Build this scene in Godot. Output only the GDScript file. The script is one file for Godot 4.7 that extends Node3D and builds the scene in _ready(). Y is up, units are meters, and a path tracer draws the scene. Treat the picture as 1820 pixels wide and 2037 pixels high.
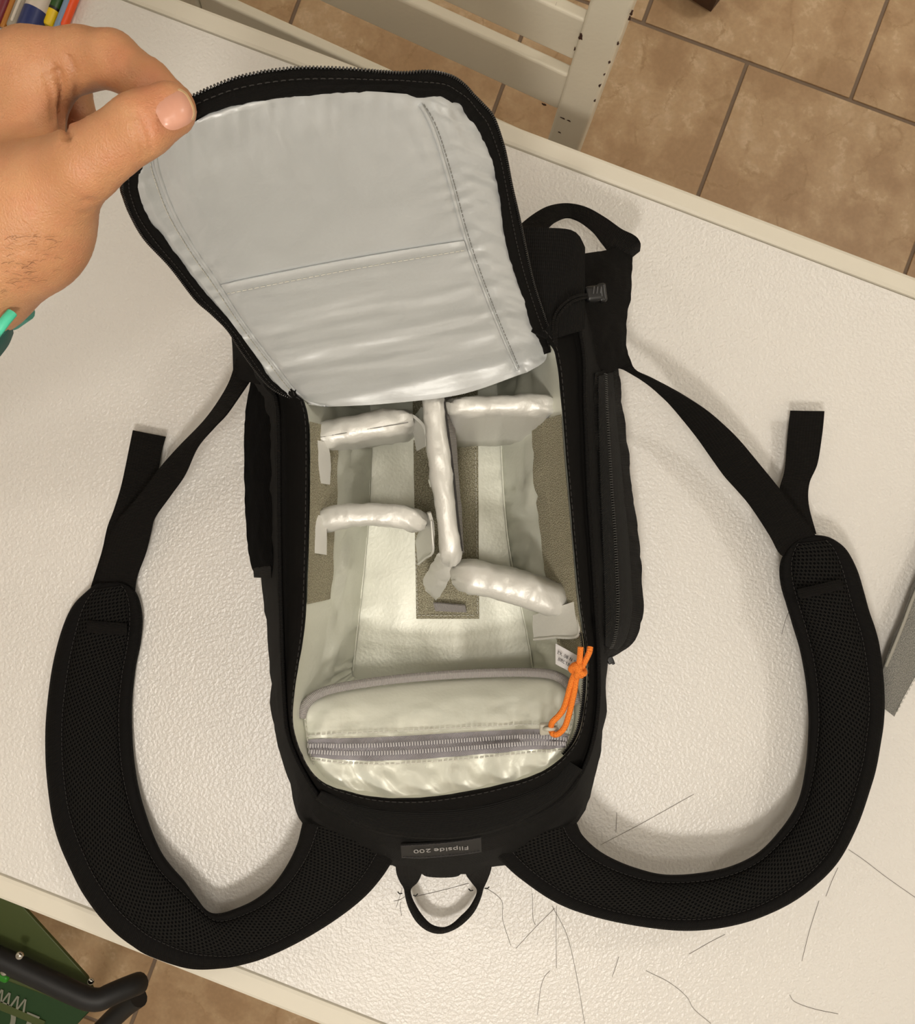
extends Node3D
# A black camera backpack lying open on a white table, seen straight from above; a hand lifts its lid.

const T := 0.74          # table top above the floor
const H := 0.80          # lens above the table top
const F := 1900.0        # focal length in pixels of an 1820 x 2037 picture
const CX := 910.0
const CY := 1018.5
const TH := 0.3553       # turn of the floor grid against the view (20.36 degrees)

var origin := {}
var used := {}
var rng := RandomNumberGenerator.new()
var nz := FastNoiseLite.new()
var M := {}

# ---------------------------------------------------------------- points and curves
func P(x: float, y: float, h: float) -> Vector3:      # the point at height h over the table along a line of sight
	var d := H - h
	return Vector3((x - CX) * d / F, T + h, (y - CY) * d / F)

func W(v: Vector3) -> Vector3:
	return P(v.x, v.y, v.z)

func c2(a: Array, h: float) -> Array:                 # flat x y list at one height
	var o := []
	for i in a.size() / 2:
		o.append(Vector3(a[2 * i], a[2 * i + 1], h))
	return o

func c3(a: Array) -> Array:                           # flat x y h list
	var o := []
	for i in a.size() / 3:
		o.append(Vector3(a[3 * i], a[3 * i + 1], a[3 * i + 2]))
	return o

func spline(p: Array, f: float, closed := false) -> Vector3:   # Catmull-Rom at index f
	var n := p.size()
	var i := int(floor(f))
	var t := f - i
	if closed:
		return cr4(p[posmod(i - 1, n)], p[posmod(i, n)], p[posmod(i + 1, n)], p[posmod(i + 2, n)], t)
	i = clampi(i, 0, n - 2)
	t = f - i
	var a: Vector3 = p[i]
	var b: Vector3 = p[i + 1]
	var z: Vector3 = p[i - 1] if i > 0 else a * 2.0 - b
	var e: Vector3 = p[i + 2] if i + 2 < n else b * 2.0 - a
	return cr4(z, a, b, e, t)

func cr4(a: Vector3, b: Vector3, c: Vector3, d: Vector3, t: float) -> Vector3:
	return 0.5 * (2.0 * b + (c - a) * t + (2.0 * a - 5.0 * b + 4.0 * c - d) * t * t + (3.0 * b - a - 3.0 * c + d) * t * t * t)

func even(p: Array, n: int, closed := false) -> Array:  # n points evenly spaced along the spline
	var m: int = (p.size() if closed else p.size() - 1) * 8
	var dense := []
	var dist := [0.0]
	for i in m + 1:
		dense.append(spline(p, i / 8.0, closed))
		if i:
			var a: Vector3 = dense[i - 1]
			var b: Vector3 = dense[i]
			dist.append(dist[i - 1] + Vector2(a.x, a.y).distance_to(Vector2(b.x, b.y)) + absf(a.z - b.z) * 0.01)
	var o := []
	var k := 0
	var total: float = dist[m]
	for i in n:
		var want: float = total * i / (n if closed else n - 1)
		while k < m - 1 and dist[k + 1] < want:
			k += 1
		var span: float = maxf(dist[k + 1] - dist[k], 1e-9)
		o.append((dense[k] as Vector3).lerp(dense[k + 1], clampf((want - dist[k]) / span, 0, 1)))
	return o

func world(p: Array) -> PackedVector3Array:
	var o := PackedVector3Array()
	for v in p:
		o.append(W(v))
	return o

func evenw(p: Array, n: int, closed := false) -> PackedVector3Array:
	return world(even(p, n, closed))

# ---------------------------------------------------------------- mesh builder
class MB:
	var v := PackedVector3Array()
	var n := PackedVector3Array()
	var uv := PackedVector2Array()
	var col := PackedColorArray()
	var ix := PackedInt32Array()

	func normals(rows: Array, closed: bool) -> Array:
		var nr := rows.size()
		var nc: int = rows[0].size()
		var out := []
		for r in nr:
			var a := PackedVector3Array()
			a.resize(nc)
			out.append(a)
		for r in nr - 1:
			var ra: PackedVector3Array = rows[r]
			var rb: PackedVector3Array = rows[r + 1]
			for c in (nc if closed else nc - 1):
				var d := (c + 1) % nc
				var q := (rb[d] - ra[c]).cross(ra[d] - rb[c])
				out[r][c] += q
				out[r][d] += q
				out[r + 1][c] += q
				out[r + 1][d] += q
		for r in nr:
			for c in nc:
				var q: Vector3 = out[r][c]
				out[r][c] = q.normalized() if q.length_squared() > 1e-24 else Vector3.UP
		return out

	# orient: 1 keep, -1 flip, 0 find out (closed: outwards; open: upwards)
	func grid(rows: Array, closed := false, orient := 0, uvs := 1.0) -> void:
		var nr := rows.size()
		var nc: int = rows[0].size()
		var ns := normals(rows, closed)
		if orient == 0:
			var s := 0.0
			for r in nr:
				var mid := Vector3.ZERO
				if closed:
					for c in nc:
						mid += rows[r][c]
					mid /= nc
				for c in nc:
					s += (ns[r][c] as Vector3).dot(rows[r][c] - mid) if closed else (ns[r][c] as Vector3).y
			orient = 1 if s >= 0 else -1
		var base := v.size()
		var w := nc + 1 if closed else nc
		var along := 0.0
		for r in nr:
			if r:
				along += (rows[r][nc / 2] as Vector3).distance_to(rows[r - 1][nc / 2])
			var across := 0.0
			for k in w:
				var c := k % nc
				if k:
					across += (rows[r][c] as Vector3).distance_to(rows[r][k - 1])
				v.append(rows[r][c])
				n.append(ns[r][c] * orient)
				uv.append(Vector2(across, along) * uvs)
		for r in nr - 1:
			for k in w - 1:
				var a := base + r * w + k
				var b := a + 1
				var d := a + w
				var e := d + 1
				if orient > 0:
					ix.append_array([a, b, e, a, e, d])
				else:
					ix.append_array([a, e, b, a, d, e])

	func fan(ring: PackedVector3Array, up: Vector3) -> void:   # closes a ring with a flat cap that faces up
		var base := v.size()
		var mid := Vector3.ZERO
		for p in ring:
			mid += p
		mid /= ring.size()
		var s := 0.0
		for i in ring.size():
			s += (ring[(i + 1) % ring.size()] - mid).cross(ring[i] - mid).dot(up)
		v.append(mid)
		n.append(up)
		uv.append(Vector2(mid.x, mid.z))
		for p in ring:
			v.append(p)
			n.append(up)
			uv.append(Vector2(p.x, p.z))
		for i in ring.size():
			var j := (i + 1) % ring.size()
			if s > 0:
				ix.append_array([base, base + 1 + i, base + 1 + j])
			else:
				ix.append_array([base, base + 1 + j, base + 1 + i])

	func sheet(rows: Array, t: float, orient := 0) -> void:    # a cloth of thickness t under the given face
		var ns := normals(rows, false)
		if orient == 0:
			var s := 0.0
			for r in rows.size():
				for q in ns[r]:
					s += q.y
			orient = 1 if s >= 0 else -1
		var back := []
		for r in rows.size():
			var a := PackedVector3Array()
			for c in rows[r].size():
				a.append(rows[r][c] - ns[r][c] * (orient * t))
			back.append(a)
		grid(rows, false, orient)
		grid(back, false, -orient)
		var last: int = rows.size() - 1
		var nc: int = rows[0].size()
		var loop := PackedVector3Array()
		var loop2 := PackedVector3Array()
		for c in nc:
			loop.append(rows[0][c]); loop2.append(back[0][c])
		for r in range(1, last + 1):
			loop.append(rows[r][nc - 1]); loop2.append(back[r][nc - 1])
		for c in range(nc - 2, -1, -1):
			loop.append(rows[last][c]); loop2.append(back[last][c])
		for r in range(last - 1, 0, -1):
			loop.append(rows[r][0]); loop2.append(back[r][0])
		grid([loop, loop2], true)

	func tube(path: PackedVector3Array, r, segs := 8, closed := false, flat := 1.0) -> void:
		var rings := []
		var side := Vector3.ZERO
		var np := path.size()
		for i in np:
			var t: Vector3
			if closed:
				t = path[(i + 1) % np] - path[(i + np - 1) % np]
			else:
				t = path[mini(i + 1, np - 1)] - path[maxi(i - 1, 0)]
			t = t.normalized() if t.length_squared() > 1e-16 else Vector3.RIGHT
			if side == Vector3.ZERO:
				side = t.cross(Vector3.UP)
				if side.length() < 0.1:
					side = t.cross(Vector3.RIGHT)
			side = (side - t * side.dot(t)).normalized()
			var up := side.cross(t)
			var rad: float = r[i] if r is Array else r
			var a := PackedVector3Array()
			for k in segs:
				var g := TAU * k / segs
				a.append(path[i] + side * cos(g) * rad + up * sin(g) * rad * flat)
			rings.append(a)
		if closed:
			rings.append(rings[0])
		grid(rings, true)
		if not closed:
			fan(rings[0], (path[0] - path[1]).normalized())
			fan(rings[-1], (path[-1] - path[-2]).normalized())

	# a box with rounded edges, its sides along the axes of b
	func rbox(at: Vector3, size: Vector3, r: float, b := Basis(), steps := 3) -> void:
		var half := size / 2.0
		r = minf(r, minf(half.x, minf(half.y, half.z)))
		var core := half - Vector3.ONE * r
		var ts := []
		for i in steps + 1:
			ts.append(-1.0 - 0.0 + 0.0 * i)
		var cs := []
		for i in steps + 1:
			cs.append(-1.0 + float(i) / steps * 1.0 - 0.0)
		var marks := []
		for i in steps + 1:
			marks.append(Vector2(-1, -1.0 + float(i) / steps))
		for i in steps + 1:
			marks.append(Vector2(1, float(i) / steps))
		for axis in 3:
			for s in [-1.0, 1.0]:
				var rows := []
				for p in marks:
					var row := PackedVector3Array()
					for q in marks:
						var c := Vector3.ZERO
						var d := Vector3.ZERO
						c[axis] = s * core[axis]
						c[(axis + 1) % 3] = p.x * core[(axis + 1) % 3]
						c[(axis + 2) % 3] = q.x * core[(axis + 2) % 3]
						d[axis] = s
						d[(axis + 1) % 3] = tan(p.y * PI / 4)
						d[(axis + 2) % 3] = tan(q.y * PI / 4)
						row.append(at + b * (c + d.normalized() * r))
					rows.append(row)
				var base := v.size()
				grid(rows, false, 1)
				if n[base + marks.size() / 2].dot(v[base + marks.size() / 2] - at) < 0:   # turn the face outwards
					for i in range(base, v.size()):
						n[i] = -n[i]
					var k := ix.size() - (marks.size() - 1) * (marks.size() - 1) * 6
					for i in range(k, ix.size(), 3):
						var e := ix[i + 1]
						ix[i + 1] = ix[i + 2]
						ix[i + 2] = e

	# an upright solid over a convex outline, top edge rounded by bev
	func prism(ring: PackedVector3Array, y0: float, y1: float, bev := 0.002) -> void:
		var mid := Vector3.ZERO
		for p in ring:
			mid += p
		mid /= ring.size()
		var rings := []
		var m := ring.size()
		for s in [[0.0, y0], [0.0, y1 - bev], [0.3, y1 - 0.3 * bev], [1.0, y1]]:
			var a := PackedVector3Array()
			for i in m:
				var p := ring[i]
				var e1 := (ring[(i + 1) % m] - p).normalized()
				var e0 := (ring[(i + m - 1) % m] - p).normalized()
				var inn := (e0 + e1)
				var q := Vector3(p.x, s[1], p.z)
				if inn.length() > 0.01:
					q += inn.normalized() * (bev * s[0] / maxf(absf(inn.normalized().cross(e1).length()), 0.3))
				a.append(q)
			rings.append(a)
		for k in 3:
			for i in m:                          # flat sides
				var j := (i + 1) % m
				var ra := PackedVector3Array([rings[k][i], rings[k][j]])
				var rb := PackedVector3Array([rings[k + 1][i], rings[k + 1][j]])
				var q := (rb[1] - ra[0]).cross(ra[1] - rb[0])
				grid([ra, rb], false, 1 if q.dot((ra[0] + ra[1]) / 2 - mid) > 0 else -1)
		fan(rings[3], Vector3.UP)
		fan(rings[0], Vector3.DOWN)

	func done() -> ArrayMesh:
		var a := []
		a.resize(Mesh.ARRAY_MAX)
		a[Mesh.ARRAY_VERTEX] = v
		a[Mesh.ARRAY_NORMAL] = n
		a[Mesh.ARRAY_TEX_UV] = uv
		if col.size() == v.size():
			a[Mesh.ARRAY_COLOR] = col
		a[Mesh.ARRAY_INDEX] = ix
		var m := ArrayMesh.new()
		m.add_surface_from_arrays(Mesh.PRIMITIVE_TRIANGLES, a)
		return m

# ---------------------------------------------------------------- nodes
func numbered(called: String) -> String:
	used[called] = used.get(called, 0) + 1
	return called if used[called] == 1 else "%s_%03d" % [called, used[called] - 1]

func thing(called: String, label: String, category: String, at: Vector3, group := "") -> Node3D:
	var o := Node3D.new()
	o.name = numbered(called)
	add_child(o)
	o.position = at
	origin[o] = at
	o.set_meta("label", label)
	o.set_meta("category", category)
	if group:
		o.set_meta("group", group)
	return o

func part(called: String, mb, m: Material, parent: Node3D, kind := "", label := "") -> MeshInstance3D:
	var o := MeshInstance3D.new()
	o.name = called
	o.mesh = mb.done() if mb is MB else mb
	o.material_override = m
	o.cast_shadow = GeometryInstance3D.SHADOW_CASTING_SETTING_ON
	parent.add_child(o, true)
	o.position = -origin[parent]
	origin[o] = Vector3.ZERO
	if kind:
		o.set_meta("kind", kind)
	if label:
		o.set_meta("label", label)
	return o

func single(called: String, mb, m: Material, label: String, category: String, group := "") -> MeshInstance3D:
	var o := MeshInstance3D.new()
	o.name = numbered(called)
	o.mesh = mb.done() if mb is MB else mb
	o.material_override = m
	add_child(o)
	o.set_meta("label", label)
	o.set_meta("category", category)
	if group:
		o.set_meta("group", group)
	return o

func struct(called: String, mb, m: Material) -> MeshInstance3D:
	var o := MeshInstance3D.new()
	o.name = called
	o.mesh = mb.done() if mb is MB else mb
	o.material_override = m
	add_child(o)
	origin[o] = Vector3.ZERO
	o.set_meta("kind", "structure")
	return o

# ---------------------------------------------------------------- materials
func mat(c: Color, rough := 0.7, metal := 0.0, spec := 0.5) -> StandardMaterial3D:
	var m := StandardMaterial3D.new()
	m.albedo_color = c
	m.roughness = rough
	m.metallic = metal
	m.metallic_specular = spec
	m.cull_mode = BaseMaterial3D.CULL_DISABLED
	return m

func tex(im: Image) -> ImageTexture:
	im.generate_mipmaps()
	return ImageTexture.create_from_image(im)

func bump(m: StandardMaterial3D, im: Image, depth: float, scale: float, strength := 1.0) -> void:   # relief from a height picture, repeated scale times a metre
	var k: Image = im.duplicate()
	k.convert(Image.FORMAT_RGBA8)
	k.bump_map_to_normal_map(depth)
	m.normal_enabled = true
	m.normal_texture = tex(k)
	m.normal_scale = strength
	m.uv1_scale = Vector3(scale, scale, scale)

func noise_image(n: int, freq: float, oct: int, sd: int, warp := 0.0) -> Image:
	var f := FastNoiseLite.new()
	f.seed = sd
	f.noise_type = FastNoiseLite.TYPE_SIMPLEX_SMOOTH
	f.frequency = freq
	f.fractal_octaves = oct
	if warp > 0:
		f.domain_warp_enabled = true
		f.domain_warp_amplitude = warp
		f.domain_warp_frequency = freq * 0.7
	return f.get_seamless_image(n, n)

func weave_image(n: int, nx: int, ny: int, kind: String) -> Image:
	var im := Image.create(n, n, false, Image.FORMAT_L8)
	for y in n:
		for x in n:
			var u := float(x) / n * nx
			var w := float(y) / n * ny
			var g := 0.5
			if kind == "ribs":                           # webbing: rows across the strap
				g = 0.5 + 0.4 * sin(w * TAU) + 0.12 * sin(u * TAU)
			elif kind == "twill":
				g = 0.5 + 0.3 * sin((u + w) * TAU) * (0.6 + 0.4 * sin(u * TAU * 2.0))
			elif kind == "herringbone":
				var s := 1.0 if fposmod(u, 2.0) < 1.0 else -1.0
				g = 0.5 + 0.4 * sin((w + s * u * 3.0) * TAU)
			elif kind == "holes":                        # knitted spacer mesh: round holes in offset rows
				var row := int(floor(w))
				var fu := fposmod(u + 0.5 * (row % 2), 1.0) - 0.5
				var fw := fposmod(w, 1.0) - 0.5
				var d := sqrt(fu * fu + fw * fw)
				g = clampf((d - 0.22) / 0.16, 0, 1) * (0.75 + 0.25 * sin(u * TAU * 2.0) * sin(w * TAU * 2.0))
			else:                                        # plain weave
				var o := (int(floor(u)) + int(floor(w))) % 2
				g = absf(sin(u * PI)) * (0.9 if o else 0.55) * absf(sin(w * PI)) + 0.1
			im.set_pixel(x, y, Color(clampf(g, 0, 1), 0, 0))
	return im

func tint_image(im: Image, a: Color, b: Color, gain := 1.0) -> Image:    # maps dark..light of a picture to two colours
	var o := Image.create(im.get_width(), im.get_height(), false, Image.FORMAT_RGB8)
	for y in im.get_height():
		for x in im.get_width():
			o.set_pixel(x, y, a.lerp(b, clampf((im.get_pixel(x, y).r - 0.5) * gain + 0.5, 0, 1)))
	return o

func stone_image(n: int, sd: int) -> Image:
	var a := noise_image(n, 0.004, 4, sd, 80.0)
	var b := noise_image(n, 0.018, 4, sd + 1, 40.0)
	var v := noise_image(n, 0.003, 2, sd + 2, 110.0)
	var f := noise_image(n, 0.07, 3, sd + 3, 10.0)
	var o := Image.create(n, n, false, Image.FORMAT_RGB8)
	var deep := Color(0.68, 0.555, 0.42)
	var base := Color(0.745, 0.628, 0.49)
	var pale := Color(0.815, 0.712, 0.585)
	for y in n:
		for x in n:
			var g := a.get_pixel(x, y).r
			var h := b.get_pixel(x, y).r
			var c := deep.lerp(base, smoothstep(0.25, 0.6, g * 0.75 + h * 0.25)).lerp(pale, smoothstep(0.55, 0.95, g * 0.6 + h * 0.4))
			c = c.lerp(pale, 0.55 * smoothstep(0.6, 0.75, h) * smoothstep(0.4, 0.6, f.get_pixel(x, y).r) * smoothstep(0.45, 0.6, g))
			var line := absf(v.get_pixel(x, y).r - 0.52)          # thin ochre veins
			c = c.lerp(Color(0.58, 0.455, 0.31), 0.38 * (1.0 - smoothstep(0.0, 0.03, line)) * smoothstep(0.3, 0.65, h))
			c = c * (0.97 + 0.06 * f.get_pixel(x, y).r)
			c.a = 1
			o.set_pixel(x, y, c)
	return o

func make_materials() -> void:
	var fine := weave_image(128, 32, 32, "plain")
	var ribs := weave_image(128, 16, 32, "ribs")
	var speck := noise_image(256, 0.06, 3, 5)
	M.cloth = mat(Color(0.078, 0.073, 0.067), 0.85, 0, 0.22)
	bump(M.cloth, fine, 4.0, 45.0, 0.8)
	M.cloth_smooth = mat(Color(0.075, 0.072, 0.067), 0.75, 0, 0.25)
	bump(M.cloth_smooth, ribs, 3.0, 22.0, 0.7)
	M.binding = mat(Color(0.066, 0.062, 0.058), 0.8, 0, 0.22)
	bump(M.binding, ribs, 2.0, 25.0, 0.6)
	M.webbing = mat(Color(0.088, 0.08, 0.072), 0.75, 0, 0.28)
	bump(M.webbing, ribs, 5.0, 26.0, 1.0)
	M.pocket = mat(Color(0.045, 0.043, 0.042), 0.95, 0, 0.15)
	bump(M.pocket, weave_image(128, 8, 4, "twill"), 3.0, 40.0, 0.7)
	var herring := weave_image(128, 4, 16, "herringbone")
	M.herring = mat(Color.WHITE, 0.75, 0, 0.35)
	M.herring.albedo_texture = tex(tint_image(herring, Color(0.045, 0.045, 0.045), Color(0.15, 0.148, 0.142)))
	bump(M.herring, herring, 8.0, 45.0, 1.0)
	var holes := weave_image(512, 16, 16, "holes")
	M.knit = mat(Color.WHITE, 0.9, 0, 0.2)
	M.knit.albedo_texture = tex(tint_image(holes, Color(0.01, 0.01, 0.01), Color(0.14, 0.136, 0.127)))
	bump(M.knit, holes, 6.0, 20.0, 1.0)
	M.teeth = mat(Color(0.07, 0.07, 0.072), 0.25, 0, 0.7)
	M.coil = mat(Color(0.17, 0.17, 0.165), 0.35, 0, 0.6)
	M.plastic = mat(Color(0.07, 0.07, 0.072), 0.35, 0, 0.5)
	var satin := noise_image(256, 0.05, 3, 9)
	M.lid_lining = mat(Color(0.775, 0.785, 0.785), 0.46, 0.25, 0.5)
	bump(M.lid_lining, satin, 1.2, 18.0, 0.35)
	M.lining = mat(Color(0.86, 0.865, 0.815), 0.38, 0.2, 0.5)
	bump(M.lining, satin, 1.2, 18.0, 0.35)
	M.divider = mat(Color(0.83, 0.825, 0.80), 0.40, 0.25, 0.5)
	bump(M.divider, satin, 1.4, 22.0, 0.4)
	M.thread = mat(Color(0.80, 0.79, 0.75), 0.7)
	M.thread_dark = mat(Color(0.16, 0.15, 0.14), 0.8)
	M.thread_grey = mat(Color(0.50, 0.495, 0.48), 0.7)
	M.grey_tape = mat(Color(0.62, 0.60, 0.59), 0.65)
	bump(M.grey_tape, ribs, 3.0, 26.0, 0.8)
	M.grey_zip = mat(Color(0.57, 0.555, 0.57), 0.5)
	bump(M.grey_zip, weave_image(128, 4, 16, "herringbone"), 3.0, 60.0, 0.8)
	M.grey_coil = mat(Color(0.76, 0.75, 0.755), 0.3, 0, 0.6)
	M.beige = mat(Color(0.72, 0.70, 0.64), 0.4)
	var fuzz := noise_image(256, 0.22, 2, 21)
	M.velcro = mat(Color.WHITE, 0.95, 0, 0.2)
	M.velcro.albedo_texture = tex(tint_image(fuzz, Color(0.53, 0.505, 0.42), Color(0.77, 0.75, 0.66), 1.8))
	bump(M.velcro, fuzz, 6.0, 14.0, 1.0)
	M.orange = mat(Color(0.93, 0.50, 0.14), 0.75)
	bump(M.orange, weave_image(64, 8, 8, "plain"), 4.0, 120.0, 1.0)
	M.tag = mat(Color(0.84, 0.83, 0.83), 0.6)
	M.ink = mat(Color(0.2, 0.19, 0.2), 0.8)
	M.print = mat(Color(0.62, 0.61, 0.60), 0.6)
	M.patch = mat(Color(0.085, 0.083, 0.082), 0.6)
	# room
	var peel := noise_image(512, 0.035, 2, 33)
	M.table = mat(Color(0.85, 0.835, 0.81), 0.40, 0, 1.0)
	bump(M.table, peel, 6.0, 14.0, 0.6)
	M.table.uv1_triplanar = true
	M.table_rim = mat(Color(0.845, 0.82, 0.76), 0.45, 0, 0.4)
	M.core = mat(Color(0.30, 0.25, 0.2), 0.9)
	M.steel = mat(Color(0.75, 0.75, 0.74), 0.35, 0.8)
	M.chair = mat(Color(0.86, 0.83, 0.755), 0.42)
	bump(M.chair, speck, 1.0, 8.0, 0.25)
	M.chip = mat(Color(0.22, 0.12, 0.07), 0.8)
	M.wood = mat(Color(0.24, 0.14, 0.075), 0.6)
	var stone := tex(stone_image(1024, 71))
	M.tile = mat(Color.WHITE, 0.42, 0, 0.4)
	M.tile.albedo_texture = stone
	M.grout = mat(Color(0.52, 0.45, 0.385), 0.95)
	M.wall = mat(Color(0.88, 0.87, 0.84), 0.9)

# ---------------------------------------------------------------- main
func _ready() -> void:
	rng.seed = 7
	nz.seed = 3
	nz.frequency = 1.0
	nz.noise_type = FastNoiseLite.TYPE_SIMPLEX_SMOOTH
	nz.fractal_octaves = 3
	var cam := Camera3D.new()
	cam.name = "camera"
	cam.fov = rad_to_deg(2.0 * atan(1018.5 / F))
	cam.near = 0.02
	cam.position = Vector3(0, T + H, 0)
	cam.rotation_degrees = Vector3(-90, 0, 0)
	add_child(cam)
	cam.current = true
	var we := WorldEnvironment.new()
	we.name = "surroundings"
	var env := Environment.new()
	env.background_mode = Environment.BG_COLOR
	env.background_color = Color(0.05, 0.05, 0.05)
	env.ambient_light_source = Environment.AMBIENT_SOURCE_DISABLED
	env.tonemap_mode = Environment.TONE_MAPPER_LINEAR
	env.tonemap_exposure = 1.0
	env.sdfgi_enabled = true
	env.ssao_enabled = true
	env.ssil_enabled = true
	we.environment = env
	add_child(we)
	make_materials()
	var warm := Color(1.0, 0.972, 0.935)
	lamp(Vector3(-0.08, 1.95, 0.64), warm, 0.65, "globe pendant lamp hanging low behind the photographer above the strap end of the backpack")
	lamp(Vector3(-0.05, 2.45, 0.12), warm, 0.24, "globe ceiling lamp hanging straight over the open backpack")
	lamp(Vector3(-1.55, 2.45, -1.1), warm, 0.15, "globe ceiling lamp above the corner beyond the felt pens")
	lamp(Vector3(1.55, 2.45, -0.9), warm, 0.62, "globe ceiling lamp above the bare floor tiles beyond the white chair")
	lamp(Vector3(1.5, 2.45, 1.2), warm, 0.08, "globe ceiling lamp above the empty table end near the grey flap")
	make_room()
	make_table()
	make_chair()
	make_backpack()
	make_dividers()
	make_hand()
	make_pens()
	make_green_board()
	make_extras()

func lamp(at: Vector3, c: Color, e: float, label: String) -> void:
	var y := at.y
	var t := thing("ceiling_lamp", label, "lamp", Vector3(at.x, 2.6, at.z), "")
	var b := MB.new()
	var ring := []
	for s in [[0.0, 0.075], [-0.012, 0.075], [-0.03, 0.05], [-0.05, 0.02], [-0.09, 0.018]]:
		var a := PackedVector3Array()
		for k in 20:
			a.append(Vector3(at.x + cos(TAU * k / 20) * s[1], 2.6 + s[0], at.z + sin(TAU * k / 20) * s[1]))
		ring.append(a)
	b.grid(ring, true)
	part("mount", b, M.steel, t)
	b = MB.new()
	b.tube(PackedVector3Array([Vector3(at.x, 2.52, at.z), Vector3(at.x, y + 0.09, at.z)]), 0.004, 8)
	part("stem", b, M.steel, t)
	var glow := mat(Color(0.95, 0.93, 0.88), 0.4)
	glow.emission_enabled = true
	glow.emission = c
	glow.emission_energy_multiplier = 1.5
	var g := MB.new()
	var rings := []
	for i in 13:
		var p := PI * (i + 0.02) / 12.05
		var a := PackedVector3Array()
		for k in 24:
			a.append(Vector3(at.x + cos(TAU * k / 24) * sin(p) * 0.1, y + cos(p) * 0.1, at.z + sin(TAU * k / 24) * sin(p) * 0.1))
		rings.append(a)
	g.grid(rings, true)
	part("globe", g, glow, t)
	var l := OmniLight3D.new()
	l.name = "light"
	l.light_color = c
	l.light_energy = e
	l.light_size = 0.09
	l.omni_range = 9
	l.omni_attenuation = 2
	l.shadow_enabled = true
	t.add_child(l)
	l.position = Vector3(0, y - 2.6, 0)

# ---------------------------------------------------------------- the room
func make_room() -> void:
	var eu := Vector3(cos(TH), 0, sin(TH))
	var ev := Vector3(-sin(TH), 0, cos(TH))
	var b := Basis(eu, Vector3.UP, ev)
	var k := (T + H) / F
	var bed := MB.new()
	bed.rbox(Vector3(0, -0.055, 0), Vector3(4.8, 0.104, 4.8), 0.002, b, 1)
	var floor_node := struct("floor", bed, M.grout)
	var variants := []
	var du := 440.0 * k
	var dv := 448.0 * k
	for i in 8:
		var tb := MB.new()
		tb.rbox(Vector3.ZERO, Vector3(du - 0.0058, 0.009, dv - 0.0058), 0.0016, b, 2)
		var off := Vector2(rng.randf(), rng.randf())
		var turn := rng.randi_range(0, 1)
		for j in tb.v.size():
			var q := Vector2(tb.v[j].dot(eu), tb.v[j].dot(ev))
			if turn:
				q = -q
			tb.uv[j] = q * 1.5 + off
		variants.append(tb.done())
	for r in range(-4, 8):
		for c in range(-9, 9):
			var up: float = 1437.3 + 440.0 * c - (11.0 * r if r % 2 == 0 else 222.0 + 11.0 * (r + 1))
			var vp := -402.0 + 448.0 * r
			var u := (up + 220.0 - 1207.6) * k
			var v := (vp + 224.0 - 638.2) * k
			if absf(u) > 2.5 or absf(v) > 2.5:
				continue
			var t := part("tile", variants[rng.randi_range(0, 7)], M.tile, floor_node)
			t.position = eu * u + ev * v + Vector3(0, -0.0045, 0)
	var names := ["wall_north", "wall_south", "wall_east", "wall_west"]
	for i in 4:
		var w := MB.new()
		var dir: Vector3 = [-ev, ev, eu, -eu][i]
		var size := Vector3(4.8, 2.74, 0.1) if i < 2 else Vector3(0.1, 2.74, 4.6)
		w.rbox(dir * 2.35 + Vector3(0, 1.3, 0), size, 0.002, b, 1)
		struct(names[i], w, M.wall)
	var ce := MB.new()
	ce.rbox(Vector3(0, 2.66, 0), Vector3(4.8, 0.12, 4.8), 0.002, b, 1)
	struct("ceiling", ce, M.wall)

func quad(a: Array, h: float) -> PackedVector3Array:
	return world(c2(a, h))

func make_table() -> void:
	var t := thing("table", "white laminate table with a pale raised edge band carrying the open backpack", "table", Vector3(0, 0, 0))
	var top := MB.new()
	top.prism(quad([-398, -241.5, 2298, 777.0, 2298, 2635.0, -398, 1580.0], 0), T - 0.028, T, 0.0006)
	part("tabletop", top, M.table, t)
	var a := MB.new()
	a.prism(quad([-450, -308.0, 2350, 750.0, 2300, 775.0, -400, -244.5], 0), T - 0.03, T, 0.0035)
	part("edge_band", a, M.table_rim, t)
	var c := MB.new()
	c.prism(quad([-400, 1583.0, 2300, 2638.0, 2350, 2713.0, -450, 1613.5], 0), T - 0.03, T, 0.0035)
	part("edge_band", c, M.table_rim, t)
	var d := MB.new()
	d.prism(quad([-450, -306.0, -401, -244.5, -401, 1583.0, -450, 1612.0], 0), T - 0.03, T, 0.0035)
	part("edge_band", d, M.table_rim, t)
	var e := MB.new()
	e.prism(quad([2301, 776.0, 2350, 752.0, 2350, 2711.0, 2301, 2637.0], 0), T - 0.03, T, 0.0035)
	part("edge_band", e, M.table_rim, t)
	var core := MB.new()
	core.prism(quad([-430, -270, 2330, 770, 2330, 2680, -430, 1600], 0), T - 0.036, T - 0.012, 0.001)
	part("core_board", core, M.core, t)
	for q in [[-350, -150], [2240, 830], [2240, 2560], [-350, 1540]]:
		var l := MB.new()
		var p := P(q[0], q[1], 0)
		l.rbox(Vector3(p.x, (T - 0.036) / 2, p.z), Vector3(0.045, T - 0.036, 0.045), 0.008, Basis(Vector3.UP, -0.37))
		part("leg", l, M.steel, t)

func plane_hit(x: float, y: float, pl: Plane) -> Vector3:
	var eye := Vector3(0, T + H, 0)
	var hit = pl.intersects_ray(eye, P(x, y, 0) - eye)
	return hit if hit != null else P(x, y, 0)

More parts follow.
